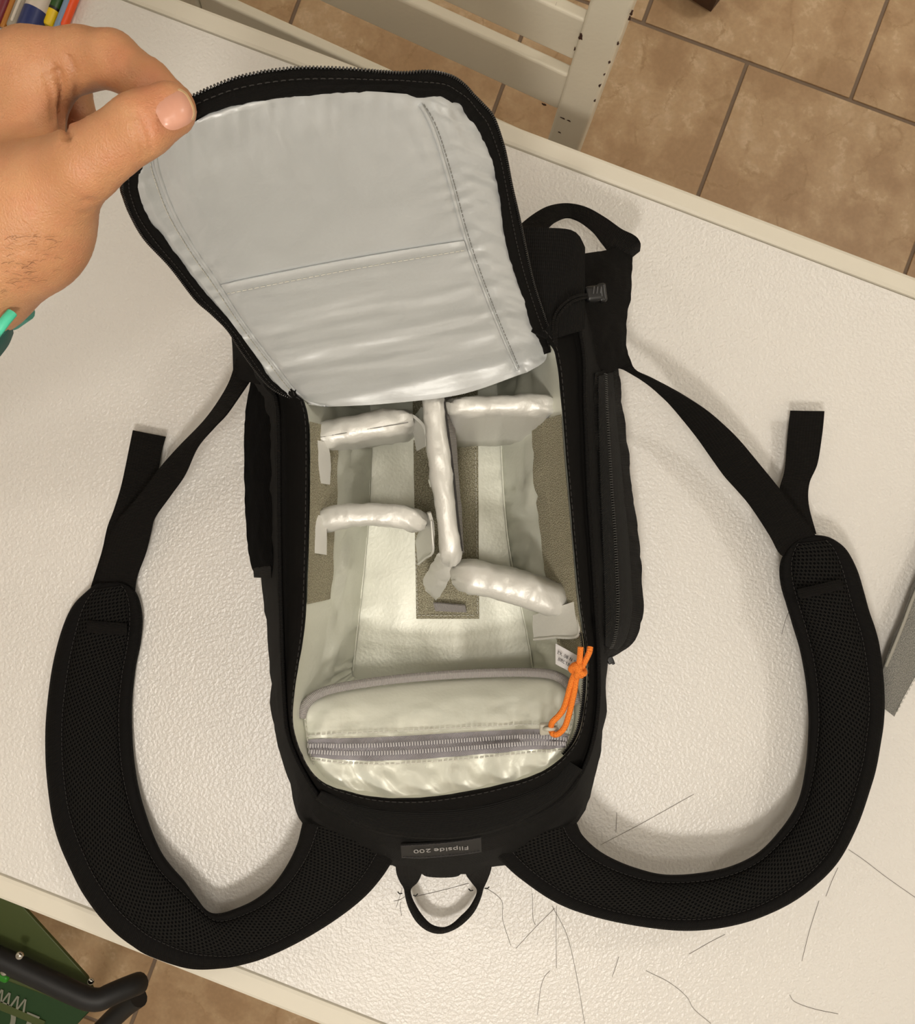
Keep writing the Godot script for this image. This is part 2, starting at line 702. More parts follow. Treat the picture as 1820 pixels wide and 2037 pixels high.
func make_chair() -> void:
	var g := deg_to_rad(24.5)
	var e := Vector3(cos(g), 0, sin(g))
	var n := Vector3(sin(g), 0, -cos(g))
	var dn := (Vector3.DOWN - n * 0.176).normalized()
	var f := e.cross(dn).normalized()
	if f.dot(n) < 0:
		f = -f                                            # f points out of the back of the chair
	var A := P(1159, 47, 0.02)
	var b := Basis(e, -dn, -f)
	var t := thing("chair", "white painted wooden chair with a slatted back and chipped stile edges beside the table", "chair", Vector3(A.x, 0, A.z))
	var stile_len := 0.47
	for s in [0.0165, -0.4085]:
		var m := MB.new()
		m.rbox(A + e * s + f * 0.015 + dn * (stile_len / 2 - 0.13), Vector3(0.033, stile_len, 0.03), 0.0035, b)
		part("stile", m, M.chair, t)
	for q in [[-0.13, 0.07], [0.0, 0.052], [0.074, 0.053], [0.20, 0.045]]:
		var m := MB.new()
		m.rbox(A - e * 0.1955 + f * 0.009 + dn * (q[0] + q[1] / 2), Vector3(0.393, q[1], 0.012), 0.003, b)
		part("slat" if q[0] >= 0 else "top_rail", m, M.chair, t)
	var low := A + dn * (stile_len - 0.13)
	low.y = 0.43
	var mid := Vector3(low.x, 0, low.z) - e * 0.1955
	var flat := Basis(e, Vector3.UP, -n)
	for i in 5:
		var m := MB.new()
		m.rbox(mid - n * (0.02 + 0.078 * i) + Vector3(0, 0.445, 0), Vector3(0.43, 0.018, 0.066), 0.005, flat)
		part("seat_slat", m, M.chair, t)
	for s in [-0.195, 0.195]:
		for r in [0.0, 0.35]:
			var m := MB.new()
			m.rbox(mid + e * s - n * r + Vector3(0, 0.218, 0), Vector3(0.036, 0.436, 0.036), 0.004, flat)
			part("leg", m, M.chair, t)
		var w := MB.new()
		w.rbox(mid + e * s - n * 0.175 + Vector3(0, 0.41, 0), Vector3(0.02, 0.05, 0.33), 0.004, flat)
		part("rail", w, M.chair, t)
	var pl := Plane(f, A)
	var i := 0
	for q in [[1256, 26, 7, 2.5], [1252, 37, 5, 2.5], [1229, 87, 4, 2], [1212, 124, 4, 2], [1202, 148, 4, 1.5], [1193, 170, 6, 2.5], [1183, 200, 4, 2], [1155, 74, 8, 4.5], [1143, 98, 4, 1.6], [1082, 208, 5, 2.2], [1120, 235, 7, 1.6], [1132, 240, 5, 1.8], [1113, 263, 4, 1.6], [1106, 8, 3, 1.0]]:
		var p := plane_hit(q[0], q[1], Plane(f, A + f * 0.003) if i == 9 or i == 13 else pl)
		var m := MB.new()
		var along := -dn if i < 9 else (e if i < 13 else n)
		var cross := f.cross(along)
		var rings := []
		for s in [[-0.0006, 1.0], [0.0005, 0.85]]:
			var a := PackedVector3Array()
			for k in 9:
				var w := 1.0 + 0.35 * sin(k * 2.4 + i)
				a.append(p - f * s[0] + (along * cos(TAU * k / 9) * q[2] + cross * sin(TAU * k / 9) * q[3]) * (w * s[1] * 0.00043))
			rings.append(a)
		m.grid(rings, true)
		m.fan(rings[1], -f)
		part("paint_chip", m, M.chip, t, "", "dark bare wood where the paint has chipped off" if i == 7 else "")
		i += 1

# ---------------------------------------------------------------- the backpack
var bag: Node3D
var rim_ring := []      # index points, picture x y and height
var deep_ring := []

func ringmix(a: Array, b: Array, t: float, h: float) -> Array:
	var o := []
	for i in a.size():
		o.append(Vector3(lerpf(a[i].x, b[i].x, t), lerpf(a[i].y, b[i].y, t), h))
	return o

func fine_ring(p: Array, sub := 6) -> PackedVector3Array:
	var o := PackedVector3Array()
	for i in p.size() * sub:
		o.append(W(spline(p, float(i) / sub, true)))
	return o

func crumple(rows: Array, amp: float, su: float, sv: float, closed := false, hold := true) -> Array:   # creases cloth along its normal
	var ns: Array = MB.new().normals(rows, closed)
	var out := []
	var nr := rows.size()
	for r in nr:
		var a := PackedVector3Array()
		var edge := sin(PI * clampf(float(r) / (nr - 1), 0, 1)) if hold else 1.0
		for c in rows[r].size():
			var p: Vector3 = rows[r][c]
			var q := absf(nz.get_noise_3d(p.x * su, p.y * su, p.z * sv + 3.0)) - 0.25
			a.append(p + ns[r][c] * (amp * edge * q * 2.0))
		out.append(a)
	return out

func stitches(path: PackedVector3Array, m: Material, parent: Node3D, length := 0.0024, gap := 0.0012, r := 0.00035, up := Vector3.UP) -> void:
	var b := MB.new()
	var on := true
	var run := 0.0
	var cur := PackedVector3Array([path[0]])
	for i in range(1, path.size()):
		var a := path[i - 1]
		var d := a.distance_to(path[i])
		var s := 0.0
		while s < d:
			var want := (length if on else gap) - run
			if want > d - s:
				run += d - s
				s = d
			else:
				s += want
				var p := a.lerp(path[i], s / d)
				if on:
					cur.append(p)
					if cur.size() >= 2 and cur[0].distance_to(cur[-1]) > 0.0004:
						b.tube(PackedVector3Array([cur[0], (cur[0] + cur[-1]) / 2 + up * 0.0003, cur[-1]]), r, 4)
				cur = PackedVector3Array([p])
				on = not on
				run = 0.0
	if b.v.size():
		part("stitching", b, m, parent, "stuff")

func teeth(path: PackedVector3Array, side: Vector3, m: Material, parent: Node3D, pitch := 0.0016, size := Vector3(0.0024, 0.0012, 0.0009), called := "zipper_teeth") -> void:
	var b := MB.new()
	var acc := 0.0
	for i in range(1, path.size()):
		var d := path[i].distance_to(path[i - 1])
		var t := (path[i] - path[i - 1]).normalized()
		var x := (side - t * side.dot(t)).normalized()
		while acc < d:
			b.rbox(path[i - 1] + t * acc, size, size.z * 0.45, Basis(x, t.cross(x), t), 1)
			acc += pitch
		acc -= d
	part(called, b, m, parent, "stuff")

func wall_pt(i: float, t: float) -> Vector3:           # on the inner wall: i round the rim, t from rim to bottom
	var a := spline(rim_ring, i, true)
	var b := spline(deep_ring, i, true)
	var s := t * t * (3.0 - 2.0 * t) * 0.35 + t * 0.65
	var h := lerpf(0.131, 0.014, t)
	return P(lerpf(a.x, b.x, s), lerpf(a.y, b.y, s), h)

func make_backpack() -> void:
	bag = thing("backpack", "black camera backpack lying open on the white table with silver grey padded lining", "backpack", P(880, 1150, 0))
	var shoulder := c2([530, 740, 620, 560, 800, 540, 1000, 540, 1090, 560, 1140, 620, 1160, 700, 1163, 800, 1167, 900, 1171, 1000, 1178, 1100, 1184, 1200, 1190, 1300, 1190, 1400, 1178, 1480, 1152, 1545, 1112, 1590, 1050, 1624, 970, 1650, 880, 1662, 790, 1655, 710, 1630, 642, 1590, 601, 1530, 573, 1460, 565, 1380, 560, 1250, 557, 1150, 555, 1000, 554, 850, 548, 790], 0.122)
	var mid := c2([490, 700, 600, 520, 800, 492, 1000, 490, 1100, 500, 1180, 580, 1203, 700, 1218, 800, 1226, 900, 1232, 1000, 1236, 1100, 1234, 1200, 1213, 1300, 1205, 1400, 1198, 1480, 1182, 1560, 1152, 1635, 1080, 1692, 990, 1724, 880, 1742, 780, 1724, 690, 1692, 600, 1640, 575, 1560, 547, 1470, 540, 1380, 530, 1250, 522, 1150, 515, 1000, 512, 850, 505, 770], 0.055)
	rim_ring = c2([590, 770, 660, 640, 800, 620, 960, 620, 1050, 640, 1095, 680, 1110, 720, 1119, 800, 1126, 900, 1135, 1000, 1144, 1100, 1153, 1200, 1168, 1300, 1165, 1400, 1148, 1470, 1110, 1516, 1060, 1545, 1000, 1563, 930, 1578, 840, 1590, 760, 1589, 700, 1578, 642, 1556, 605, 1510, 583, 1440, 585, 1370, 603, 1250, 608, 1150, 612, 1000, 612, 850, 603, 800], 0.136)
	deep_ring = c2([735, 790, 740, 720, 800, 690, 900, 680, 960, 690, 985, 740, 990, 790, 993, 850, 998, 900, 1004, 1000, 1016, 1100, 1030, 1180, 1050, 1270, 1060, 1320, 1050, 1345, 1020, 1352, 980, 1354, 940, 1354, 900, 1354, 860, 1354, 820, 1354, 780, 1354, 740, 1354, 712, 1350, 700, 1340, 703, 1310, 715, 1220, 725, 1130, 736, 1000, 740, 880, 738, 830], 0.014)
	var base := []
	for p in mid:
		base.append(Vector3(870 + (p.x - 870) * 0.88, 1130 + (p.y - 1130) * 0.88, 0.002))
	# outside
	var rows := []
	for q in [[base, mid, 0.0, 0.002], [base, mid, 0.55, 0.012], [base, mid, 0.9, 0.03], [mid, mid, 0.0, 0.052], [mid, shoulder, 0.22, 0.078], [mid, shoulder, 0.5, 0.1], [mid, shoulder, 0.8, 0.116], [mid, shoulder, 1.0, 0.122]]:
		rows.append(fine_ring(ringmix(q[0], q[1], q[2], q[3])))
	var under := PackedVector3Array(rows[0])
	rows = crumple(rows, 0.0022, 22, 22, true)
	var b := MB.new()
	b.grid(rows, true)
	b.fan(under, Vector3.DOWN)
	part("outer_shell", b, M.cloth_smooth, bag)
	rows = []
	for q in [[shoulder, rim_ring, 0.0, 0.122], [shoulder, rim_ring, 0.12, 0.1195], [shoulder, rim_ring, 0.25, 0.1185], [shoulder, rim_ring, 0.45, 0.125], [shoulder, rim_ring, 0.7, 0.132], [shoulder, rim_ring, 0.9, 0.1365], [shoulder, rim_ring, 0.98, 0.1365], [shoulder, rim_ring, 1.02, 0.134], [shoulder, rim_ring, 1.05, 0.129], [shoulder, rim_ring, 1.07, 0.123]]:
		rows.append(fine_ring(ringmix(q[0], q[1], q[2], q[3])))
	rows = crumple(rows, 0.0016, 30, 14, true)
	b = MB.new()
	b.grid(rows, true)
	part("rim_band", b, M.cloth, bag)
	b = MB.new()
	b.tube(fine_ring(ringmix(shoulder, shoulder, 0, 0.1225)), 0.0016, 6, true)
	part("piping", b, M.binding, bag)
	# seam line of the rim band
	var seam := fine_ring(ringmix(shoulder, rim_ring, 0.93, 0.1375), 10)
	stitches(seam, M.thread_dark, bag, 0.003, 0.0016, 0.0003)
	# fold across the head end
	b = MB.new()
	var fold := []
	for q in [[0.0, 0.0], [0.2, 0.004], [0.5, 0.005], [0.8, 0.0068], [0.93, 0.0055], [1.0, -0.004]]:
		var a := []
		for p in [[628, 1590, 640, 1572], [700, 1640, 706, 1596], [780, 1664, 776, 1606], [880, 1672, 872, 1608], [970, 1660, 960, 1598], [1050, 1630, 1036, 1578], [1120, 1585, 1096, 1550], [1160, 1532, 1128, 1512]]:
			a.append(Vector3(lerpf(p[2], p[0], q[0]), lerpf(p[3], p[1], q[0]), lerpf(0.129, 0.121, q[0]) + q[1]))
		fold.append(evenw(a, 60))
	b.grid(crumple(fold, 0.001, 30, 30))
	part("head_fold", b, M.cloth_smooth, bag)
	# inside walls
	rows = []
	for r in 19:
		var a := PackedVector3Array()
		for i in 31 * 8:
			a.append(wall_pt(i / 8.0, r / 18.0))
		rows.append(a)
	var plain_rows := rows
	rows = crumple(rows, 0.0065, 30, 13, true)
	var pn: Array = MB.new().normals(plain_rows, true)
	for r in 19:
		var f := smoothstep(0.3, 0.65, r / 18.0)
		for c in rows[r].size():
			var k: float = c / 8.0
			var g: float = sin(k * 7.5 + r * 0.55 * sin(k * 1.3) + 4.0 * nz.get_noise_1d(k * 0.9)) * smoothstep(0.35, 0.9, r / 18.0) * (1.0 - smoothstep(0.92, 1.0, r / 18.0))
			rows[r][c] = (plain_rows[r][c] as Vector3).lerp(rows[r][c], f) + pn[r][c] * (0.0022 * g * (0.3 + absf(nz.get_noise_1d(k * 0.7 + 30.0)) * 1.6))
	b = MB.new()
	b.grid(rows, true, -1)
	var wall := rows
	var wall_n: Array = MB.new().normals(rows, true)
	part("lining_wall", b, M.lining, bag)
	rows = []
	for r in 61:
		var y := 660.0 + 705.0 * r / 60.0
		var xl := lerpf(716, 690, smoothstep(1000, 1360, y))
		var xr := lerpf(1003, 1082, smoothstep(860, 1360, y))
		var a := PackedVector3Array()
		for c in 27:
			var s := c / 26.0
			var p := P(lerpf(xl, xr, s), y, 0.0125 + 0.004 * sin(PI * s))
			p.y += 0.004 * nz.get_noise_2d(p.x * 9, p.z * 6) * sin(PI * s)
			p.y += 0.0034 * sin(y * 0.11 + 4.0 * nz.get_noise_1d(y * 0.016) + s * 9.0) * exp(-minf(s, 1.0 - s) * 11.0) * absf(nz.get_noise_2d(y * 0.012, s))
			a.append(p)
		rows.append(a)
	b = MB.new()
	b.grid(rows)
	part("lining_bottom", b, M.lining, bag)
	for q in [[[736, 850, 734, 1000, 724, 1130, 712, 1240, 702, 1335]], [[995, 850, 1003, 1000, 1016, 1110, 1046, 1250, 1060, 1330]]]:
		b = MB.new()
		b.tube(evenw(c2(q[0], 0.0155), 60), 0.0009, 6)
		part("seam", b, M.lining, bag)
	# hook and loop fields
	b = MB.new()
	rows = []
	for r in 31:
		var y := 745.0 + 486.0 * r / 30.0
		var a := PackedVector3Array()
		for c in 9:
			var p := P(lerpf(820 + 8.0 * r / 30.0, 950 + 3.0 * r / 30.0, c / 8.0), y, 0.0178 + 0.0008 * sin(c + r * 0.7))
			a.append(p)
		rows.append(a)
	b.sheet(rows, 0.0015)
	part("hook_field", b, M.velcro, bag)
	for e in [[[831, 1224, 946, 1224]], [[827, 1100, 831, 1224]], [[946, 900, 950, 1224]]]:
		stitches(evenw(c2(e[0], 0.0188), 30), M.thread, bag)
	for q in [[58, 97, 0, 9], [212, 233, 0, 8]]:
		rows = []
		for r in range(q[2], q[3] + 1):
			var a := PackedVector3Array()
			for c in range(q[0], q[1] + 1):
				var nn: Vector3 = wall_n[r][c]
				var p: Vector3 = wall[r][c]
				if nn.dot(Vector3(-0.0146, p.y, p.z) - p) < 0:
					nn = -nn
				a.append(p + nn * 0.0016)
			rows.append(a)
		b = MB.new()
		b.grid(rows)
		part("hook_field", b, M.velcro, bag)
	# zip tape and teeth of the mouth
	var mouth := PackedVector3Array()
	for i in 46:
		mouth.append(W(spline(ringmix(rim_ring, rim_ring, 0, 0.1285), 11.6 + 3.0 * i / 45.0, true)) + Vector3(-0.0028, 0, 0))
	b = MB.new()
	var m2 := PackedVector3Array()
	for p in mouth:
		m2.append(p + Vector3(0.006, -0.001, 0))
	b.sheet([mouth, m2], 0.0008)
	part("zipper_tape", b, M.herring, bag)
	teeth(mouth, Vector3(1, 0, 0), M.teeth, bag)
	make_bag_ends()
	make_pockets()
	make_head_pocket()
	make_lid()
	make_straps()

func edges_sheet(a: Array, b: Array, n: int, across: int, t: float, m: Material, called: String, parent: Node3D, puff := 0.0, cr := 0.0, uvs := 1.0) -> MeshInstance3D:   # cloth between two edge lines (x y h), puffed up in the middle
	var ea := even(a, n)
	var eb := even(b, n)
	var rows := []
	for i in n:
		var row := PackedVector3Array()
		for c in across:
			var s := float(c) / (across - 1)
			var v: Vector3 = (ea[i] as Vector3).lerp(eb[i], s)
			v.z += puff * sin(PI * s) * minf(1.0, sin(PI * (i + 0.3) / n) * 2.5)
			row.append(W(v))
		rows.append(row)
	if cr > 0:
		rows = crumple(rows, cr, 28, 28, false, false)
	var mb := MB.new()
	mb.sheet(rows, t)
	for i in mb.uv.size():
		mb.uv[i] *= uvs
	return part(called, mb, m, parent)

func make_bag_ends() -> void:
	# the stiff panel at the waist end and the two wings beside it
	edges_sheet(c3([520, 560, 0.11, 640, 480, 0.118, 800, 462, 0.122, 1000, 454, 0.122, 1060, 453, 0.122, 1125, 455, 0.122, 1150, 466, 0.122, 1164, 492, 0.12]), c3([530, 740, 0.126, 620, 660, 0.135, 800, 640, 0.137, 950, 640, 0.137, 1040, 655, 0.137, 1090, 672, 0.137, 1120, 668, 0.136, 1163, 655, 0.128]), 60, 12, 0.006, M.cloth_smooth, "waist_panel", bag, 0.004)
	edges_sheet(c3([1158, 505, 0.098, 1163, 560, 0.1, 1160, 620, 0.1, 1166, 690, 0.1, 1186, 755, 0.09]), c3([1259, 488, 0.05, 1257, 560, 0.055, 1250, 620, 0.058, 1246, 670, 0.06, 1252, 722, 0.06]), 40, 14, 0.006, M.cloth, "waist_wing", bag, 0.008, 0.0016)
	edges_sheet(c3([500, 620, 0.1, 505, 680, 0.1, 512, 730, 0.1, 516, 765, 0.098]), c3([452, 600, 0.055, 458, 650, 0.058, 462, 690, 0.06, 464, 752, 0.06]), 30, 10, 0.005, M.cloth, "waist_wing", bag, 0.006)
	# webbing loop at the waist end
	edges_sheet(c3([1030, 452, 0.07, 1040, 442, 0.065, 1065, 423, 0.06, 1093, 409, 0.055, 1129, 404, 0.05, 1167, 412, 0.05, 1205, 433, 0.055, 1236, 455, 0.062, 1262, 468, 0.066, 1274, 483, 0.062, 1273, 500, 0.05]), c3([1080, 470, 0.075, 1087, 456, 0.07, 1095, 447, 0.066, 1108, 438, 0.06, 1130, 431, 0.055, 1150, 438, 0.052, 1176, 458, 0.055, 1196, 482, 0.062, 1210, 497, 0.066, 1236, 504, 0.06, 1258, 512, 0.05]), 60, 5, 0.0018, M.webbing, "loop_handle", bag)
	# cord lock on a doubled cord
	for s in [0.0, 1.0]:
		var b := MB.new()
		b.tube(evenw(c3([1168, 586 + 5 * s, 0.122, 1150, 588 + 7 * s, 0.137, 1132, 596 + 8 * s, 0.142, 1114 + 4 * s, 611 + 7 * s, 0.144, 1103 + 5 * s, 630 + 5 * s, 0.145, 1100 + 6 * s, 652, 0.145, 1106, 690, 0.140]), 40), 0.0012, 7)
		part("cord", b, M.webbing, bag)
	var k := MB.new()
	var up := Basis(Vector3.UP, 0.12)
	k.rbox(P(1182, 585, 0.12), Vector3(0.0135, 0.009, 0.0115), 0.003, up)
	k.rbox(P(1197, 583, 0.12), Vector3(0.006, 0.0075, 0.0135), 0.002, up)
	var lock := part("cord_lock", k, M.plastic, bag)
	k = MB.new()
	for i in 3:
		k.rbox(P(1181 + 7 * i, 577, 0.1253), Vector3(0.0007, 0.0007, 0.0055 - 0.0004 * i), 0.0003, Basis(Vector3.UP, -0.15), 1)
	part("grip_ridge", k, mat(Color(0.3, 0.3, 0.3), 0.3), lock, "stuff")
	# head end: flap under the handle, lettered patch, handle
	edges_sheet(c3([835, 1716, 0.066, 880, 1720, 0.067, 925, 1714, 0.066]), c3([838, 1738, 0.03, 850, 1744, 0.025, 880, 1746, 0.024, 908, 1744, 0.025, 920, 1736, 0.03]), 24, 6, 0.003, M.cloth_smooth, "head_flap", bag, 0.003)
	edges_sheet(c3([797, 1682, 0.1175, 836, 1680, 0.1185, 878, 1677, 0.1190, 920, 1672, 0.1195, 957, 1666, 0.1190]), c3([799, 1707, 0.1000, 838, 1708, 0.1005, 880, 1705, 0.1010, 920, 1701, 0.1020, 958, 1695, 0.1020]), 24, 5, 0.0012, M.patch, "name_patch", bag)
	var tm := TextMesh.new()
	tm.text = "Flipside 200"
	var sf := SystemFont.new()
	sf.font_names = PackedStringArray(["Droid Sans"])
	tm.font = sf
	tm.font_size = 32
	tm.pixel_size = 0.0075 / 32.0
	tm.depth = 0.0003
	var ln := part("lettering", tm, M.print, bag)
	var a := P(798, 1692, 0.107)
	var c := P(957, 1681, 0.107)
	var xa := (a - c).normalized()                  # the writing runs from right to left in the picture: it stands on its head
	var down := (P(880, 1705, 0.098) - P(878, 1677, 0.116)).normalized()
	var ya := (down - xa * down.dot(xa)).normalized()
	ln.transform = Transform3D(Basis(xa, ya, xa.cross(ya)), P(878, 1690, 0.1115) - origin[bag])
	for e in [[[799, 1683, 0.1185, 836, 1681, 0.1195, 878, 1678, 0.1200, 920, 1673, 0.1205, 956, 1667, 0.1200]], [[801, 1705, 0.1020, 838, 1706, 0.1025, 880, 1703, 0.1030, 920, 1699, 0.1040, 956, 1693, 0.1040]]]:
		stitches(evenw(c3(e[0]), 40), M.ink, bag, 0.0018, 0.0008, 0.0003)
	var lo := c3([786, 1708, 0.075, 788, 1735, 0.05, 795, 1754, 0.034, 803, 1768, 0.028, 806, 1785, 0.025, 813, 1808, 0.022, 828, 1834, 0.02, 850, 1852, 0.02, 876, 1858, 0.02, 903, 1850, 0.02, 926, 1834, 0.02, 945, 1812, 0.022, 957, 1786, 0.025, 962, 1768, 0.028, 970, 1750, 0.036, 977, 1730, 0.05, 980, 1705, 0.075])
	var li := c3([844, 1712, 0.075, 840, 1735, 0.052, 831, 1755, 0.037, 818, 1768, 0.031, 819, 1782, 0.029, 827, 1800, 0.027, 840, 1820, 0.025, 858, 1838, 0.024, 880, 1844, 0.024, 898, 1838, 0.024, 916, 1822, 0.024, 932, 1806, 0.026, 945, 1784, 0.029, 948, 1770, 0.031, 938, 1756, 0.037, 926, 1738, 0.052, 920, 1706, 0.075])
	var hb := MB.new()
	var rows := []
	var ea := []
	var eb := []
	for i in 81:
		ea.append(spline(lo, i * 16 / 80.0))
		eb.append(spline(li, i * 16 / 80.0))
		var row := PackedVector3Array()
		for j in 5:
			var v: Vector3 = (ea[i] as Vector3).lerp(eb[i], j / 4.0)
			v.z += 0.003 * sin(PI * j / 4.0)
			row.append(W(v))
		rows.append(row)
	hb.sheet(rows, 0.0016)
	var handle := part("grab_handle", hb, M.webbing, bag)
	hb = MB.new()
	for q in [[800, 1777, -1], [822, 1781, 1], [941, 1771, -1], [964, 1767, 1]]:
		hb.tube(PackedVector3Array([P(q[0], q[1], 0.03), P(q[0] + q[2] * 5, q[1] + 1, 0.031), P(q[0] + q[2] * 9, q[1] - 3, 0.03)]), 0.0005, 5)
	part("loose_thread", hb, M.thread_dark, handle, "stuff")

func make_pockets() -> void:
	var li := c3([548, 745, 0.105, 541, 790, 0.106, 540, 850, 0.106, 540, 950, 0.106, 541, 1050, 0.106, 542, 1120, 0.106, 540, 1150, 0.1])
	var lo := c3([502, 745, 0.045, 492, 790, 0.045, 487, 850, 0.045, 486, 950, 0.045, 490, 1050, 0.045, 497, 1115, 0.046, 510, 1146, 0.05])
	edges_sheet(li, lo, 50, 12, 0.003, M.pocket, "stretch_pocket", bag, 0.01, 0.001)
	edges_sheet(c3([538, 1126, 0.104, 539, 1150, 0.102]), c3([503, 1124, 0.052, 505, 1149, 0.052]), 6, 5, 0.003, M.webbing, "pocket_tab", bag, 0.004)
	# zipped pocket on the other side
	var ri := c3([1183, 742, 0.108, 1182, 850, 0.11, 1183, 950, 0.11, 1185, 1050, 0.11, 1188, 1150, 0.11, 1192, 1230, 0.11, 1198, 1285, 0.106, 1204, 1306, 0.09])
	var ro := c3([1231, 728, 0.05, 1237, 800, 0.045, 1250, 900, 0.045, 1259, 980, 0.045, 1270, 1060, 0.045, 1277, 1150, 0.045, 1278, 1225, 0.045, 1258, 1282, 0.05, 1214, 1309, 0.055])
	edges_sheet(ri, ro, 70, 14, 0.004, M.cloth_smooth, "side_pocket", bag, 0.016, 0.0014)
	var ea := even(ri, 70)
	var eb := even(ro, 70)
	var at := func(s: float, lift: float, i: int) -> Vector3:
		var v: Vector3 = (ea[i] as Vector3).lerp(eb[i], s)
		v.z += 0.016 * sin(PI * s) * minf(1.0, sin(PI * (i + 0.3) / 70) * 2.5) + lift
		return W(v)
	for q in [[0.16, 0.42], [0.46, 0.76]]:
		var rows := []
		for i in range(1, 67):
			var row := PackedVector3Array()
			for j in 5:
				row.append((at as Callable).call(lerpf(q[0], q[1], j / 4.0), 0.0024, i))
			rows.append(row)
		var b := MB.new()
		b.sheet(rows, 0.0008)
		part("zipper_tape", b, M.herring, bag)
	var line := PackedVector3Array()
	for i in range(1, 67):
		line.append((at as Callable).call(0.44, 0.0028, i))
	teeth(line, Vector3(1, -0.6, 0), M.coil, bag, 0.0019, Vector3(0.0034, 0.001, 0.0010))
	var b := MB.new()
	b.rbox(P(1214, 1313, 0.06), Vector3(0.005, 0.0025, 0.006), 0.001, Basis(Vector3.UP, 0.4))
	b.rbox(P(1219, 1317, 0.058), Vector3(0.0025, 0.002, 0.004), 0.0008, Basis(Vector3.UP, 0.4))
	part("zipper_pull", b, M.plastic, bag)

var hp := []
func pocket_pt(u: float, v: float, lift := 0.0) -> Vector3:      # the padded pocket across the head end, inside
	var tp := spline(hp[0], u * (hp[0].size() - 1))
	var bt := spline(hp[1], u * (hp[1].size() - 1))
	var lf := spline(hp[2], v * (hp[2].size() - 1))
	var rt := spline(hp[3], v * (hp[3].size() - 1))
	var c00: Vector3 = hp[0][0]
	var c10: Vector3 = hp[0][-1]
	var c01: Vector3 = hp[1][0]
	var c11: Vector3 = hp[1][-1]
	var p := tp.lerp(bt, v) + lf.lerp(rt, u) - (c00.lerp(c10, u)).lerp(c01.lerp(c11, u), v)
	p.z += 0.014 * pow(maxf(sin(PI * u), 0.0), 0.5) * pow(maxf(sin(PI * v), 0.0), 0.6) + lift
	var q := nz.get_noise_2d(p.x * 0.012, p.y * 0.005 + (4.0 if v > 0.55 else 0.0))
	p.z += 0.004 * q * sin(PI * v) + 0.0022 * nz.get_noise_2d(p.x * 0.016, p.y * 0.02 + 11.0) * sin(PI * v)
	if v > 0.58:                                                    # gathers below the zip
		p.z += 0.0025 * sin(p.x * 0.075 + 2.0 * sin(p.y * 0.03)) * sin(PI * (v - 0.58) / 0.42)
	return W(p)

